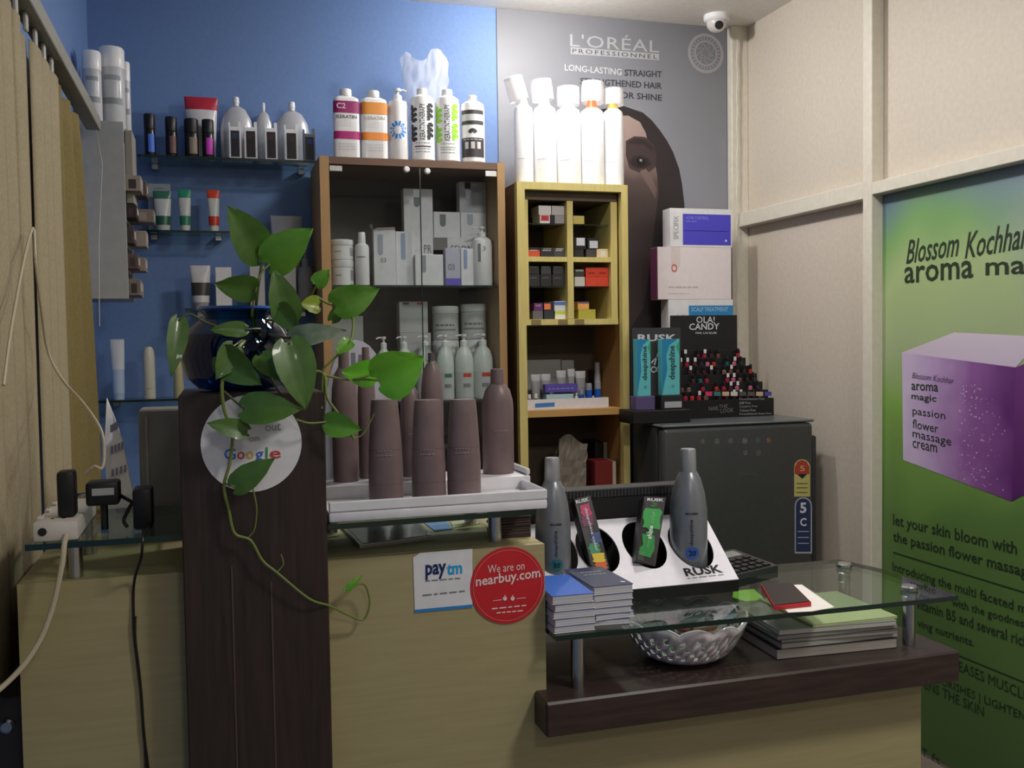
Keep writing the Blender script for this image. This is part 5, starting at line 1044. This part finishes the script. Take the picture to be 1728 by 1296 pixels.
# curled printed sheet behind the bottles
t = thing('curled_paper', 'curled white printed sheet behind the mauve bottles', 'paper', (.27, 1.895, zu))
vs = []; fs = []; l_ = P(545, 600, 'y', 1.9).x; r_ = P(655, 600, 'y', 1.9).x; zc_ = P(600, 574, 'y', 1.9).z; N = 16
for i in range(N+1):
    a = PI*(1-i/N); x = (l_+r_)/2+(r_-l_)/2*math.cos(a); z = zu+.10+(zc_-zu-.10)*math.sin(a)**.7
    for k in (0, 1): vs.append((x, 1.885+.02*k, max(zu+.0003, z)))
vs = [(l_, 1.885, zu+.0003), (l_, 1.905, zu+.0003)]+vs+[(r_, 1.885, zu+.0003), (r_, 1.905, zu+.0003)]
for i in range(N+2): fs.append((2*i, 2*i+2, 2*i+3, 2*i+1))
fs.append(tuple(range(0, len(vs), 2)))
MB().add(vs, fs).build('sheet', C((206, 206, 222), .6), t, smooth=50)
for i in range(4): MB().box((l_+r_)/2-.025+i*.014, (l_+r_)/2-.017+i*.014, 1.8842, 1.8848, zc_-.06, zc_-.02-i*.004).build('print_line', C((130, 128, 142), .6), t)
# tablet and papers under the glass
zt = 1.0365
t = thing('tablet', 'silver-edged tablet lying on the counter under the glass', 'tablet', (.295, 1.78, zt))
qa = [P(*q, 'z', zt) for q in ((607, 926), (735, 910), (702, 884), (577, 892))]
MB().prism(qa, (0, 0, .007)).build('frame', steel, t)
ctr = sum(qa, Vector())/4; MB().prism([ctr+(p-ctr)*.92+Vector((0, 0, .0072)) for p in qa], (0, 0, .0006)).build('screen', M('screen_glass', (58, 66, 68), .12, coat=.6), t)
a = ctr+(qa[3]-ctr)*.86+Vector((0, 0, .0081)); MB().box(a.x, a.x+.016, a.y-.01, a.y, a.z, a.z+.0003).build('sticker', card, t)
for k, (quad, c_, lab) in enumerate((([(548, 908), (570, 905), (575, 890), (548, 892)], (206, 200, 168), 'pale slip of paper beside the tablet'), ([(735, 897), (764, 893), (752, 880), (715, 883)], (110, 150, 206), 'light blue leaflet behind the tablet'), ([(765, 891), (810, 884), (790, 876), (760, 880)], (196, 196, 160), 'cream slip of paper behind the blue leaflet'))):
    tag(MB().prism([P(*q, 'z', zt) for q in quad], (0, 0, .0012)).build('paper_slip', C(c_, .6), None), lab, 'paper')
x0_, x1_ = .462+.03, .553-.004
t = thing('card_bundle', 'dark bundle of cards in clear film at the counter edge', 'bundle', (.515, 1.76, zt))
for i in range(7): MB().box(.488+random.uniform(-.002, .002), .549, 1.715+random.uniform(-.003, .003), 1.80, zt+i*.0052, zt+i*.0052+.0048, bev=.0008).build('card', C(((58, 44, 40), (70, 56, 52))[i % 2], .5), t)
MB().box(.487, .5495, 1.713, 1.80, zt+.0366, zt+.042, bev=.002).build('film_wrap', M('film_wrap', (86, 70, 66), .15, bump=.6, scale=60), t); MB().box(.52, .545, 1.716, 1.745, zt+.0421, zt+.0428).build('orange_print', C((170, 84, 60), .3), t)

# ================================================================== LOWER GLASS: PRODUCT DISPLAY
zg2 = .8815
DX0, DX1, DY0, DY1 = .600, 1.008, 1.763, 1.914; DZ0, DZ1 = zg2+.024, 1.018
bp = Vector((DX1, DY0, DZ0)); sdir = Vector((0, DY1-DY0, DZ1-DZ0)); sl = sdir.length; sdir.normalize(); nb = Vector((0, -sdir.z, sdir.y))
t = thing('product_display', 'black and white slanted display stand with four holes on the glass', 'display stand', (.8, 1.84, zg2))
MB().box(DX0, DX1, DY0, DY0+.004, zg2, DZ0-.0005).build('front_lip', black, t)
MB().box(DX0, DX1, DY0+.004, DY1+.07, zg2, zg2+.003).build('floor_card', blackm, t)
for x in (DX0, DX1-.003): MB().prism([(x, DY0+.004, zg2+.003), (x, DY1+.004, zg2+.003), (x, DY1+.004, DZ1-.006), (x, DY0+.004, DZ0-.006)], (.003, 0, 0)).build('side_card', blackm, t)
rz = P(1050, 818, 'y', DY1+.04).z
MB().box(DX0, DX1-.04, DY1+.005, DY1+.012, zg2+.003, rz-.02).build('back_card', blackm, t); b = MB().box(DX0, DX1-.04, DY1+.004, DY1+.055, rz-.02, rz, bev=.002); b.build('top_ledge', M('ledge_black', (34, 34, 36), .45), t)
for i in range(46):
    x = DX0+.006+i*.0078; MB().box(x, x+.0035, DY1+.0030, DY1+.0039, rz-.018, rz-.003).build('rib', M('rib_grey', (60, 60, 62), .5), t)
# white board with holes
holes = []
for (hc, hx, ht, hb) in (((935, 905), 30, 872, 950), ((1008, 927), 37, 889, 966), ((1087, 920), 37, 882, 959), ((1165, 920), 37, 886, 953)):
    c_ = PN(*hc, bp, nb); rx = (PN(hc[0]+hx, hc[1], bp, nb)-PN(hc[0]-hx, hc[1], bp, nb)).length/2*.96
    u = (c_-bp); holes.append((c_.x, u.dot(sdir), rx*.98, sl*.345))
bm = bmesh.new(); ed = []
def loop(pts):
    vs = [bm.verts.new(p) for p in pts]
    for i in range(len(vs)): ed.append(bm.edges.new((vs[i], vs[(i+1) % len(vs)])))
pt = lambda x, s_: Vector((x, DY0, DZ0))+sdir*s_
loop([pt(DX0, 0), pt(DX1, 0), pt(DX1, sl), pt(DX0, sl)])
for (hx, hs, rx, rs) in holes:
    hs = min(max(hs, rs+.012), sl-rs-.008)
    loop([pt(hx+rx*math.cos(2*PI*i/28), hs+rs*math.sin(2*PI*i/28)) for i in range(28)])
bmesh.ops.triangle_fill(bm, edges=ed, use_beauty=True); bm.verts.index_update()
bd = MB().add([v.co.copy() for v in bm.verts], [[v.index for v in f.verts] for f in bm.faces]); bm.free()
o = bd.build('face_board', M('board_white', (232, 230, 238), .45), t, smooth=0); md = o.modifiers.new('s', 'SOLIDIFY'); md.thickness = .003; md.offset = 0
on = bp+nb*.0019
def btext(body, bl, br, tl, mat, **k): text(body, flat(PN(*bl, on, nb), PN(*br, on, nb), PN(*tl, on, nb)), mat, t, **k)
btext('RUSK', (1158, 973), (1221, 966), (1152, 959), ink, bold=.035); btext('THE DEEPSHINE COLOR SYSTEM', (1160, 978), (1224, 971), (1159, 974.5), grey_ink)
silver = M('silver_plastic', (128, 132, 138), .32, metal=.35, var=.03)
rb = [(.96, 0), (1, .012), (1, .46), (.98, .56), (.86, .68), (.66, .78), (.47, .83), (.44, .835)]
for (l, r, tp, yb_, bc, lab) in ((904, 961, 772, 1.838, (40, 110, 120), 'silver developer bottle with a teal mark beside the blue booklets'), (1133, 1190, 757, 1.842, (50, 90, 170), 'silver developer bottle with a blue mark in the end hole')):
    zz_ = zg2+.0035; x0_, x1_, zb, ztp = FR(l, tp, r, 960, yb_); H = ztp-zz_; R = (x1_-x0_)/2; c_ = ((x0_+x1_)/2, yb_, zz_)
    tt = thing('developer_bottle', lab, 'bottle', c_, 'silver bottles in the display stand')
    MB().lathe([(R*p[0], H*p[1]) for p in rb], c_, 28).build('body', silver, tt); sub(tt, c_, R, H, [(.44, .832), (.45, .84), (.41, .99), (.38, 1)], 'cap', M('silver_cap', (168, 170, 172), .3, metal=.5))
    a = facing(c_[0], c_[1])+8; text('RUSK', cylmap(c_, R*1.012, a-16, a+24, c_[2]+H*.535, c_[2]+H*.55), ink, tt, bold=.03)
    text('deepshine', cylmap(c_, R*1.014, a-5, a+9, c_[2]+H*.31, c_[2]+H*.50, turn=True), C((52, 56, 66), .5), tt, bold=.02)
    fn = cylmap(c_, R*1.014, a-18, a+24, c_[2]+H*.21, c_[2]+H*.30); vs = [fn(.5+.5*math.cos(2*PI*i/24), .5+.5*math.sin(2*PI*i/24)) for i in range(24)]
    MB().add(vs+[fn(.5, .5)], [(i, (i+1) % 24, 24) for i in range(24)]).build('round_mark', C(bc, .5), tt, smooth=0)
    text('30' if l < 1000 else '20', cylmap(c_, R*1.03, a-8, a+14, c_[2]+H*.235, c_[2]+H*.275), C((20, 30, 60), .5), tt, bold=.02)
    for f in (.18, .165, .15): text('oxidant cream developer', cylmap(c_, R*1.012, a-26, a+30, c_[2]+H*f, c_[2]+H*(f+.008)), C((80, 84, 90), .5), tt)
# two leaning colour boxes
def lean(quad, y0, y1, label, parts_):
    tl, tr, br, bl = quad; A = [P(*tl, 'y', y1), P(*tr, 'y', y1), P(*br, 'y', y0), P(*bl, 'y', y0)]
    dn_ = (A[3]-A[0]).normalized(); k = (A[3].z-(zg2+.006))/-dn_.z
    bt_ = [A[2]+dn_*k*.0, A[3]+dn_*k*.0]
    t = thing('colour_box', label, 'box', (A[3]+A[2])/2, 'colour boxes leaning in the display stand')
    back = Vector((0, .026, -.013)); MB().prism([A[0], A[1], A[2], A[3]], back).build('carton', C((30, 28, 32), .4), t)
    n_ = (A[1]-A[0]).cross(A[3]-A[0]).normalized(); n_ = n_ if n_.y < 0 else -n_
    fn = lambda u, v, e=.0008: (A[3]+(A[2]-A[3])*u)*(1-v)+(A[0]+(A[1]-A[0])*u)*v+n_*e
    for nm, pts_, c_ in parts_: poly([fn(u, v) for u, v in pts_], nm, C(c_, .4), t)
    return t, fn
def blob(u0, u1, v0, v1, sd=0):
    rnd_ = random.Random(sd); L = []; Rr = []
    for i in range(7):
        v = v0+(v1-v0)*i/6; L.append((u0+rnd_.uniform(0, .16), v)); Rr.append((u1-rnd_.uniform(0, .16), v))
    return L+Rr[::-1]
t, fn = lean([(969, 843), (996, 836), (1029, 960), (1000, 962)], 1.80, 1.86, 'black colour box with a rainbow paint print leaning in the display', [('orange_paint', blob(.15, .95, .0, .10, 1), (216, 96, 44)), ('yellow_paint', blob(.1, .95, .10, .22, 2), (226, 196, 50)), ('green_paint', blob(.05, .8, .22, .36, 3), (50, 140, 96)), ('blue_paint', blob(.3, 1, .36, .5, 4), (44, 72, 130)), ('purple_paint', blob(0, .9, .6, .74, 5), (110, 30, 80)), ('magenta_paint', blob(.15, .9, .74, .9, 6), (190, 30, 96))])
text('RUSK', lambda a, b: fn(.05+.8*a, .93+.05*b, .0014), C((226, 226, 230), .5), t, bold=.03)
text('deepshine color', lambda a, b: fn(.40+.22*b, .85-.6*a, .0016), C((226, 226, 230), .5), t, bold=.01)
t, fn = lean([(1087, 838), (1124, 839), (1106, 956), (1072, 946)], 1.80, 1.86, 'black colour box with a green paint print leaning in the display', [('green_paint', blob(.05, .95, .52, .82, 7), (46, 160, 72)), ('green_paint', blob(.1, .85, .1, .42, 8), (40, 140, 64)), ('green_paint', blob(.3, .7, .4, .55, 9), (40, 150, 70)), ('dark_paint', blob(.3, .7, .84, .92, 9), (30, 90, 50))])
text('RUSK', lambda a, b: fn(.15+.75*a, .93+.045*b, .0014), C((230, 230, 232), .5), t, bold=.03)
text('shine', lambda a, b: fn(.60-.22*b, .36+.2*a, .0016), C((230, 230, 232), .5), t, bold=.02); text('deep', lambda a, b: fn(.60-.22*b, .22+.13*a, .0016), C((90, 180, 110), .5), t, bold=.01); text('color', lambda a, b: fn(.60-.22*b, .6+.18*a, .0016), C((120, 200, 140), .5), t, bold=.01)
for i in range(6): text('professional use only', lambda a, b, i=i: fn(.08+.3*a, .03+.022*i+.012*b, .0014), C((150, 160, 150), .5), t)

# booklets
def booklets(x0, x1, y0, y1, n, h, rots, cover, labels, group, name='booklet'):
    z = zg2+.0003
    for i in range(n):
        a = math.radians(rots[i]); cx, cy = (x0+x1)/2+random.uniform(-.0015, .0015), (y0+y1)/2+random.uniform(-.002, .002)
        hh = h[i]; m = Matrix.Translation((cx, cy, 0)) @ Matrix.Rotation(a, 4, 'Z') @ Matrix.Translation((-cx, -cy, 0))
        t = thing(name, labels[i], 'booklet', (cx, cy, z), group); top = i == n-1
        MB().box(x0+.0015, x1-.0015, y0+.0008, y1-.0015, z+.0008, z+hh-.0012, mat=m).build('pages', M('page_edge', (186, 186, 192), .7, scale=10, stretch=(1, 1, 120), var=.1), t)
        MB().box(x0, x1, y0, y1, z+hh-.0011, z+hh-.0002, mat=m).build('cover', cover if top else C((70, 84, 140), .5), t); MB().box(x0, x1, y0, y1, z, z+.0007, mat=m).build('back_cover', card, t)
        z += hh+.0002
    return t, z, m
ord_ = ['lowest', 'second', 'third', 'fourth', 'fifth', 'sixth', 'seventh', 'eighth']
t, zt_b, m = booklets(.556, .634, 1.612, 1.76, 5, [.0125, .013, .013, .0125, .0155], [0, 1, -1, 1, -2], C((58, 104, 196), .4), ['%s booklet from the glass in the blue-covered stack' % ord_[i] if i < 4 else 'blue-covered booklet on top of its stack beside the desk end' for i in range(5)], 'blue booklet stack')
t, zt_b, m = booklets(.638, .716, 1.632, 1.78, 6, [.010, .0105, .011, .012, .012, .015], [-6, 3, -2, 0, 1, 1], C((56, 62, 90), .4), ['%s booklet from the glass in the slate-covered stack' % ord_[i] if i < 5 else 'slate-blue covered booklet on top of its stack' for i in range(6)], 'slate booklet stack')
for i, (s_, yy_) in enumerate((('BOOK OF', 1.735), ('COLOR', 1.715))): text(s_, flat((.655, yy_, zt_b+.0002), (.70, yy_, zt_b+.0002), (.655, yy_+.012, zt_b+.0002)), C((150, 154, 170), .5), t)
MB().lathe([(.005, 0), (.005, .0004)], (.704, 1.65, zt_b+.0001), 14).build('seal', C((190, 192, 200), .5), t)

# phone, paper, calculator, green note
tag(MB().prism([P(*q, 'z', zg2+.0002) for q in ((1287, 989), (1353, 987), (1408, 1025), (1370, 1032), (1330, 1034))], (0, 0, .0008)).build('white_paper', C((232, 228, 222), .6)), 'sheet of white paper under the phone', 'paper')
qa = [P(*q, 'z', zg2+.0012) for q in ((1284, 992), (1337, 991), (1369, 1023), (1307, 1030))]; ctr = sum(qa, Vector())/4
t = thing('smartphone', 'dark smartphone in a red case on the glass', 'phone', ctr)
MB().prism(qa, (0, 0, .008)).build('case', C((176, 34, 40), .4), t); MB().prism([ctr+(p-ctr)*.95+Vector((0, 0, .0082)) for p in qa], (0, 0, .0012)).build('screen', M('phone_screen', (30, 24, 26), .35), t)
qa = [P(*q, 'z', zg2+.0002) for q in ((1228, 975), (1240, 979), (1308, 962), (1268, 944), (1228, 955))][:5]
c0 = P(1240, 981, 'z', zg2); dx = (P(1310, 964, 'z', zg2)-c0); W = dx.normalized(); L = Vector((-W.y, W.x, 0))
t = thing('calculator', 'black desk calculator with a grey display behind the stand', 'calculator', c0+W*.06+L*.05)
tiltm = lambda u, v, h: c0+W*u+L*v+Vector((0, 0, .0005+h+v*.10))
MB().add([tiltm(0, 0, 0), tiltm(.145, 0, 0), tiltm(.145, .125, 0), tiltm(0, .125, 0), tiltm(0, 0, .012), tiltm(.145, 0, .012), tiltm(.145, .125, .016), tiltm(0, .125, .016)], [(0, 3, 2, 1), (4, 5, 6, 7), (0, 1, 5, 4), (1, 2, 6, 5), (2, 3, 7, 6), (3, 0, 4, 7)]).build('body', C((40, 42, 44), .35), t)
MB().add([tiltm(.02, .085, .0156), tiltm(.13, .085, .0156), tiltm(.13, .115, .0166), tiltm(.02, .115, .0166)], [(0, 1, 2, 3)]).build('display', C((120, 128, 124), .2), t)
for j in range(4):
    for i in range(5):
        u, v = .012+i*.025, .008+j*.018; k = .0126+v*.03
        MB().prism([tiltm(u, v, k), tiltm(u+.018, v, k), tiltm(u+.018, v+.012, k), tiltm(u, v+.012, k)], (0, 0, .003)).build('key', C((24, 24, 26), .4), t)
# ================================================================== LOWER COUNTER: BOWL, MAGAZINES
zl = .7705
bc = Vector((.868, 1.732, zl)); r0 = .120
t = thing('lace_bowl', 'openwork white glass bowl with scalloped rim full of trinkets', 'bowl', bc)
bm_ = M('lace_white', (216, 206, 210), .2, coat=.5, alpha=None)
NS, NR_ = 72, 9; vs = []; fs = []
for j in range(NR_):
    f = j/(NR_-1); r = .045+(r0-.045)*f**.62; z = .004+.072*f**1.5
    for i in range(NS):
        a = 2*PI*i/NS; sc_ = 1+.035*f*abs(math.sin(a*6)); zz_ = z+.012*f**3*abs(math.sin(a*6))
        vs.append(bc+Vector((r*sc_*math.cos(a), r*sc_*math.sin(a), zz_)))
for j in range(NR_-1):
    for i in range(NS):
        if 3 <= j <= 6 and ((i+j) % 3 == 0): continue
        fs.append((j*NS+i, j*NS+(i+1) % NS, (j+1)*NS+(i+1) % NS, (j+1)*NS+i))
fs.append(tuple(range(NS))); o = MB().add(vs, fs).build('basket', bm_, t, smooth=40); md = o.modifiers.new('s', 'SOLIDIFY'); md.thickness = .003; md.offset = 1
MB().tube([bc+Vector(((r0*(1+.035*abs(math.sin(a*6))))*math.cos(a), (r0*(1+.035*abs(math.sin(a*6))))*math.sin(a), .076+.012*abs(math.sin(a*6)))) for a in [2*PI*i/96 for i in range(97)]], .0028, 6).build('rim', bm_, t)
MB().lathe([(.05, 0), (.05, .004), (.045, .005)], bc, 24).build('foot', bm_, t)
items = [(-.045, -.045, (60, 150, 80), 'green foil sachet in the lace bowl'), (-.01, -.05, (200, 196, 192), 'white sachet in the lace bowl'), (.03, -.045, (120, 84, 70), 'brown sachet in the lace bowl'), (.065, -.02, (150, 130, 110), 'tan sachet in the lace bowl'), (-.065, 0, (90, 96, 100), 'grey sachet in the lace bowl'), (-.02, .0, (140, 60, 60), 'dark red sachet in the lace bowl'), (.03, .01, (180, 170, 160), 'cream sachet in the lace bowl'), (.0, .05, (70, 70, 76), 'charcoal sachet in the lace bowl'), (.05, .05, (110, 120, 116), 'grey-green sachet in the lace bowl'), (-.05, .05, (160, 150, 150), 'pale grey sachet in the lace bowl')]
for i, (dx, dy, c_, lab) in enumerate(items):
    a = random.uniform(0, PI); m = Matrix.Translation(bc+Vector((dx*.8, dy*.8, .040+.012*(i % 3)))) @ Matrix.Rotation(a, 4, 'Z') @ Matrix.Rotation(random.uniform(-.6, .6), 4, 'X') @ Matrix.Rotation(random.uniform(-.5, .5), 4, 'Y')
    b = MB().box(-.026, .026, -.013, .013, -.006, .006, bev=.004, seg=2, mat=m); tag(b.build('sachet', C(c_, .3)), lab, 'sachet', 'sachets in the lace bowl')
GMg = 'magazines stacked on the lower counter'; z = zl
mg = [(.020, (40, 38, 40), (168, 160, 152), 0, 'thick magazine with black cover at the bottom of the stack'), (.010, (150, 146, 140), (176, 168, 160), 1.5, 'second magazine of the stack with curled pages'), (.007, (120, 112, 106), (160, 152, 146), -2, 'third magazine of the stack'), (.009, (86, 80, 78), (150, 144, 138), 1, 'fourth magazine of the stack with dark spine'), (.010, (160, 156, 150), (190, 184, 176), -1, 'fifth magazine of the stack with white edge'), (.005, (192, 196, 150), (200, 202, 160), 2, 'yellow-green leaflet on top of the magazines')]
for i, (h_, cv, pg, rot, lab) in enumerate(mg):
    x0_, x1_, y0_, y1_ = (1.035+.008*(i % 3)+(.06 if i == 5 else 0), 1.302+.004*(i % 2), 1.648+.003*(i % 2), 1.86); cx, cy = (x0_+x1_)/2, (y0_+y1_)/2
    m = Matrix.Translation((cx, cy, 0)) @ Matrix.Rotation(math.radians(rot-3), 4, 'Z') @ Matrix.Translation((-cx, -cy, 0)); t = thing('magazine', lab, 'magazine', (cx, cy, z), GMg)
    MB().box(x0_+.001, x1_-.001, y0_+.001, y1_-.001, z+.0008, z+h_-.0012, mat=m).build('pages', M('mag_pages_%d' % i, pg, .6, scale=10, stretch=(1, 1, 150), var=.12), t)
    MB().box(x0_, x1_, y0_, y1_, z+h_-.0011, z+h_-.0002, mat=m).build('cover', C(cv, .4), t); MB().box(x0_, x1_, y0_, y1_, z, z+.0007, mat=m).build('back_cover', C(cv, .4), t); z += h_+.0002
tag(MB().prism([P(*q, 'z', zl) for q in ((1236, 1012), (1262, 1020), (1290, 1014), (1272, 998), (1238, 1001))], (0, 0, .006)).build('green_note', C((140, 200, 60), .5)), 'bright green note pad on the counter behind the bowl', 'note pad')

# ================================================================== POTHOS IN A BLUE FISH BOWL
by, bz = 1.735, 1.3225
bx0, bx1 = P(303, 600, 'y', by).x, P(497, 600, 'y', by).x; bR = (bx1-bx0)/2; bC = Vector(((bx0+bx1)/2, by, bz))
t = thing('pothos_plant', 'pothos vine growing from a blue glass fish bowl on the pillar', 'plant', bC)
prof = [(.45, 0), (.7, .05), (.9, .25), (1, .62), (.98, .85), (.85, 1.15), (.62, 1.36), (.58, 1.42), (.66, 1.5)]; kz = .098
o = MB().lathe([(bR*a, kz*b*.92) for a, b in prof], bC, 36, cap=False).build('fish_bowl', thin_glass('bowl_glass', (110, 172, 200), 1.2), t)
MB().lathe([(bR*.001, .002), (bR*.44, .002), (bR*.69, kz*.06), (bR*.88, kz*.24), (bR*.975, kz*.57), (bR*.955, kz*.80), (bR*.87, kz*.98), (.001, kz*.98)], bC, 36, cap=False).build('water', thin_glass('blue_water', (84, 150, 176), .6), t)
MB().lathe([(bR*.64, kz*1.38), (bR*.70, kz*1.41), (bR*.68, kz*1.45), (bR*.60, kz*1.42)], bC, 36, cap=False).build('bowl_rim', M('blue_rim', (40, 90, 170), .1, coat=.6), t)
leafm = {}
def leaf_mat(c, c2):
    k = (c, c2)
    if k not in leafm: leafm[k] = M('leaf_%d_%d_%d' % c, c, .38, var=.1, scale=26, c2=c2, coat=.15)
    return leafm[k]
D = leaf_mat((60, 94, 34), (78, 118, 42)); G = leaf_mat((96, 156, 46), (116, 176, 54)); B_ = leaf_mat((104, 186, 44), (126, 200, 58)); Yl = leaf_mat((160, 170, 50), (120, 150, 44)); Sg = leaf_mat((70, 96, 70), (150, 164, 140)); V = leaf_mat((104, 178, 52), (160, 206, 92))
def leaf(base, tip, wpx, y0, y1, mat, curl=.12, fold=.25, side=1):
    A = P(*base, 'y', y0); T = P(*tip, 'y', y1); ax = T-A; Ln = ax.length; ax.normalize()
    mid = (A+T)/2; view = (CAM-mid).normalized(); sd = ax.cross(view).normalized(); nn = sd.cross(ax).normalized()
    if nn.dot(view) < 0: nn = -nn
    sd = (sd+nn*.25*side).normalized(); nn = (nn-sd*nn.dot(sd)).normalized()
    wd = wpx*mid.y/F/.95/2; prof_ = [(-.10, .42), (-.03, .72), (.08, .93), (.22, 1.0), (.38, .97), (.54, .84), (.70, .62), (.84, .36), (.94, .14), (1.0, .0)]
    vs = []; fs = []
    for k, (s_, q_) in enumerate(prof_):
        for c_ in (-1, -.66, -.33, 0, .33, .66, 1):
            sb = 0 if s_ < 0 and c_ == 0 else s_
            back = .10 if (k == 0 and abs(c_) < .4) else 0
            p = A+ax*Ln*(s_+back)+sd*wd*q_*c_+nn*(wd*fold*abs(c_)*q_*.9-curl*Ln*(s_-.3)**2*1.2+.002*math.sin(s_*19+c_*5)*abs(c_))
            vs.append(p)
    for k in range(len(prof_)-1):
        for c_ in range(6): fs.append((k*7+c_, k*7+c_+1, k*7+c_+8, k*7+c_+7))
    o = MB().add(vs, fs).build('leaf', mat, t, smooth=70); return o
LV = [((440, 433), (386, 347), 62, 1.70, 1.66, D), ((455, 446), (526, 385), 64, 1.69, 1.65, G), ((487, 540), (463, 453), 50, 1.64, 1.63, D), ((430, 488), (362, 480), 44, 1.66, 1.64, D), ((566, 515), (639, 489), 56, 1.66, 1.62, V), ((534, 480), (556, 455), 28, 1.67, 1.66, G),
      ((538, 515), (507, 512), 30, 1.68, 1.67, Yl), ((493, 570), (584, 556), 36, 1.60, 1.58, Sg), ((640, 642), (716, 603), 84, 1.60, 1.57, B_), ((632, 630), (577, 628), 46, 1.62, 1.61, B_), ((591, 576), (567, 597), 24, 1.62, 1.61, G), ((488, 580), (518, 692), 66, 1.56, 1.54, D), ((372, 600), (440, 650), 54, 1.58, 1.55, D), ((302, 540), (291, 634), 32, 1.63, 1.60, D),
      ((414, 556), (353, 556), 26, 1.61, 1.60, D), ((412, 690), (508, 690), 54, 1.56, 1.54, D), ((416, 728), (349, 713), 32, 1.56, 1.55, D), ((396, 822), (462, 773), 42, 1.57, 1.56, D), ((551, 712), (610, 726), 42, 1.58, 1.56, G), ((584, 996), (612, 970), 13, 1.62, 1.62, G), ((560, 540), (590, 500), 22, 1.67, 1.66, D), ((395, 585), (366, 640), 40, 1.58, 1.56, D), ((470, 520), (505, 560), 36, 1.63, 1.61, D), ((440, 600), (470, 640), 40, 1.59, 1.57, D)]
for i, (b_, tp, w_, y0, y1, m) in enumerate(LV): leaf(b_, tp, w_, y0, y1, m, side=1 if i % 2 else -1)
stem = M('vine_stem', (112, 128, 62), .5); stemd = M('vine_stem_dark', (70, 76, 44), .5)
def vine(pts, r, m, name='stem', y=None, taper=.8): MB().tube(smoothpath([P(p[0], p[1], 'y', p[2] if len(p) > 2 else y) for p in pts], 5), r, 7, taper).build(name, m, t)
inb = (430, 560, by)
vine([inb, (432, 520, 1.70), (436, 480, 1.69), (443, 440, 1.70)], .003, stemd); vine([inb, (425, 530, 1.68), (436, 470, 1.68), (455, 446, 1.69)], .0022, stem)
vine([inb, (450, 540, 1.69), (475, 545, 1.66), (487, 540, 1.64)], .0022, stem); vine([inb, (420, 525, 1.69), (425, 500, 1.68), (430, 488, 1.66)], .0022, stemd)
vine([inb, (480, 530, 1.70), (520, 505, 1.69), (534, 480, 1.67)], .002, stem); vine([(520, 505, 1.69), (538, 515, 1.68)], .0016, stem)
vine([(534, 500, 1.69), (552, 512, 1.67), (566, 515, 1.66)], .002, stem); vine([inb, (460, 565, 1.66), (480, 570, 1.62), (493, 570, 1.60)], .0022, stemd)
vine([(595, 535, 1.65), (596, 552, 1.64), (591, 576, 1.62), (575, 595, 1.62), (548, 620, 1.62), (545, 630, 1.62)], .0022, stem); vine([(545, 632, 1.62), (580, 640, 1.62), (612, 640, 1.61), (640, 642, 1.60)], .0024, stem); vine([(600, 640, 1.61), (632, 630, 1.62)], .0016, stem)
vine([inb, (470, 600, 1.64), (510, 625, 1.62), (545, 630, 1.62), (552, 670, 1.60), (566, 692, 1.59), (584, 716, 1.58), (598, 742, 1.58)], .0028, stem); vine([(586, 735, 1.58), (604, 738, 1.58), (618, 725, 1.58), (632, 697, 1.58)], .0013, stem); vine([(545, 630, 1.62), (543, 690, 1.60)], .002, stem); vine([(500, 708, 1.57), (522, 714, 1.57), (551, 712, 1.58)], .0018, stem)
vine([inb, (400, 560, 1.65), (350, 545, 1.64), (320, 530, 1.64), (302, 540, 1.63)], .0022, stemd); vine([inb, (440, 555, 1.64), (414, 556, 1.61)], .0018, stemd); vine([inb, (400, 580, 1.62), (372, 600, 1.58)], .002, stemd); vine([inb, (470, 570, 1.62), (488, 580, 1.56)], .002, stemd)
vine([inb, (400, 590, 1.60), (376, 640, 1.575), (378, 690, 1.575), (392, 730, 1.578), (388, 780, 1.58), (378, 820, 1.58), (386, 860, 1.582), (396, 900, 1.582), (423, 912, 1.582), (443, 946, 1.582), (467, 966, 1.582), (521, 1010, 1.585), (555, 1022, 1.60), (586, 1037, 1.62), (611, 1046, 1.63), (622, 1030, 1.63), (623, 1007, 1.63), (612, 985, 1.625), (584, 996, 1.62)], .0030, stem, taper=.5)
vine([(378, 815, 1.58), (396, 822, 1.57)], .0018, stem); vine([(426, 822, 1.575), (433, 857, 1.578), (430, 891, 1.58), (420, 906, 1.582)], .0014, stem); vine([(467, 966, 1.582), (478, 952, 1.582), (474, 935, 1.582)], .0012, stem)
vine([(378, 660, 1.575), (400, 680, 1.57), (412, 690, 1.56)], .002, stemd); vine([(390, 730, 1.578), (416, 728, 1.56)], .0018, stemd); vine([(440, 600, 1.6), (470, 660, 1.57), (512, 692, 1.57), (470, 640, 1.57)], .0018, stemd)
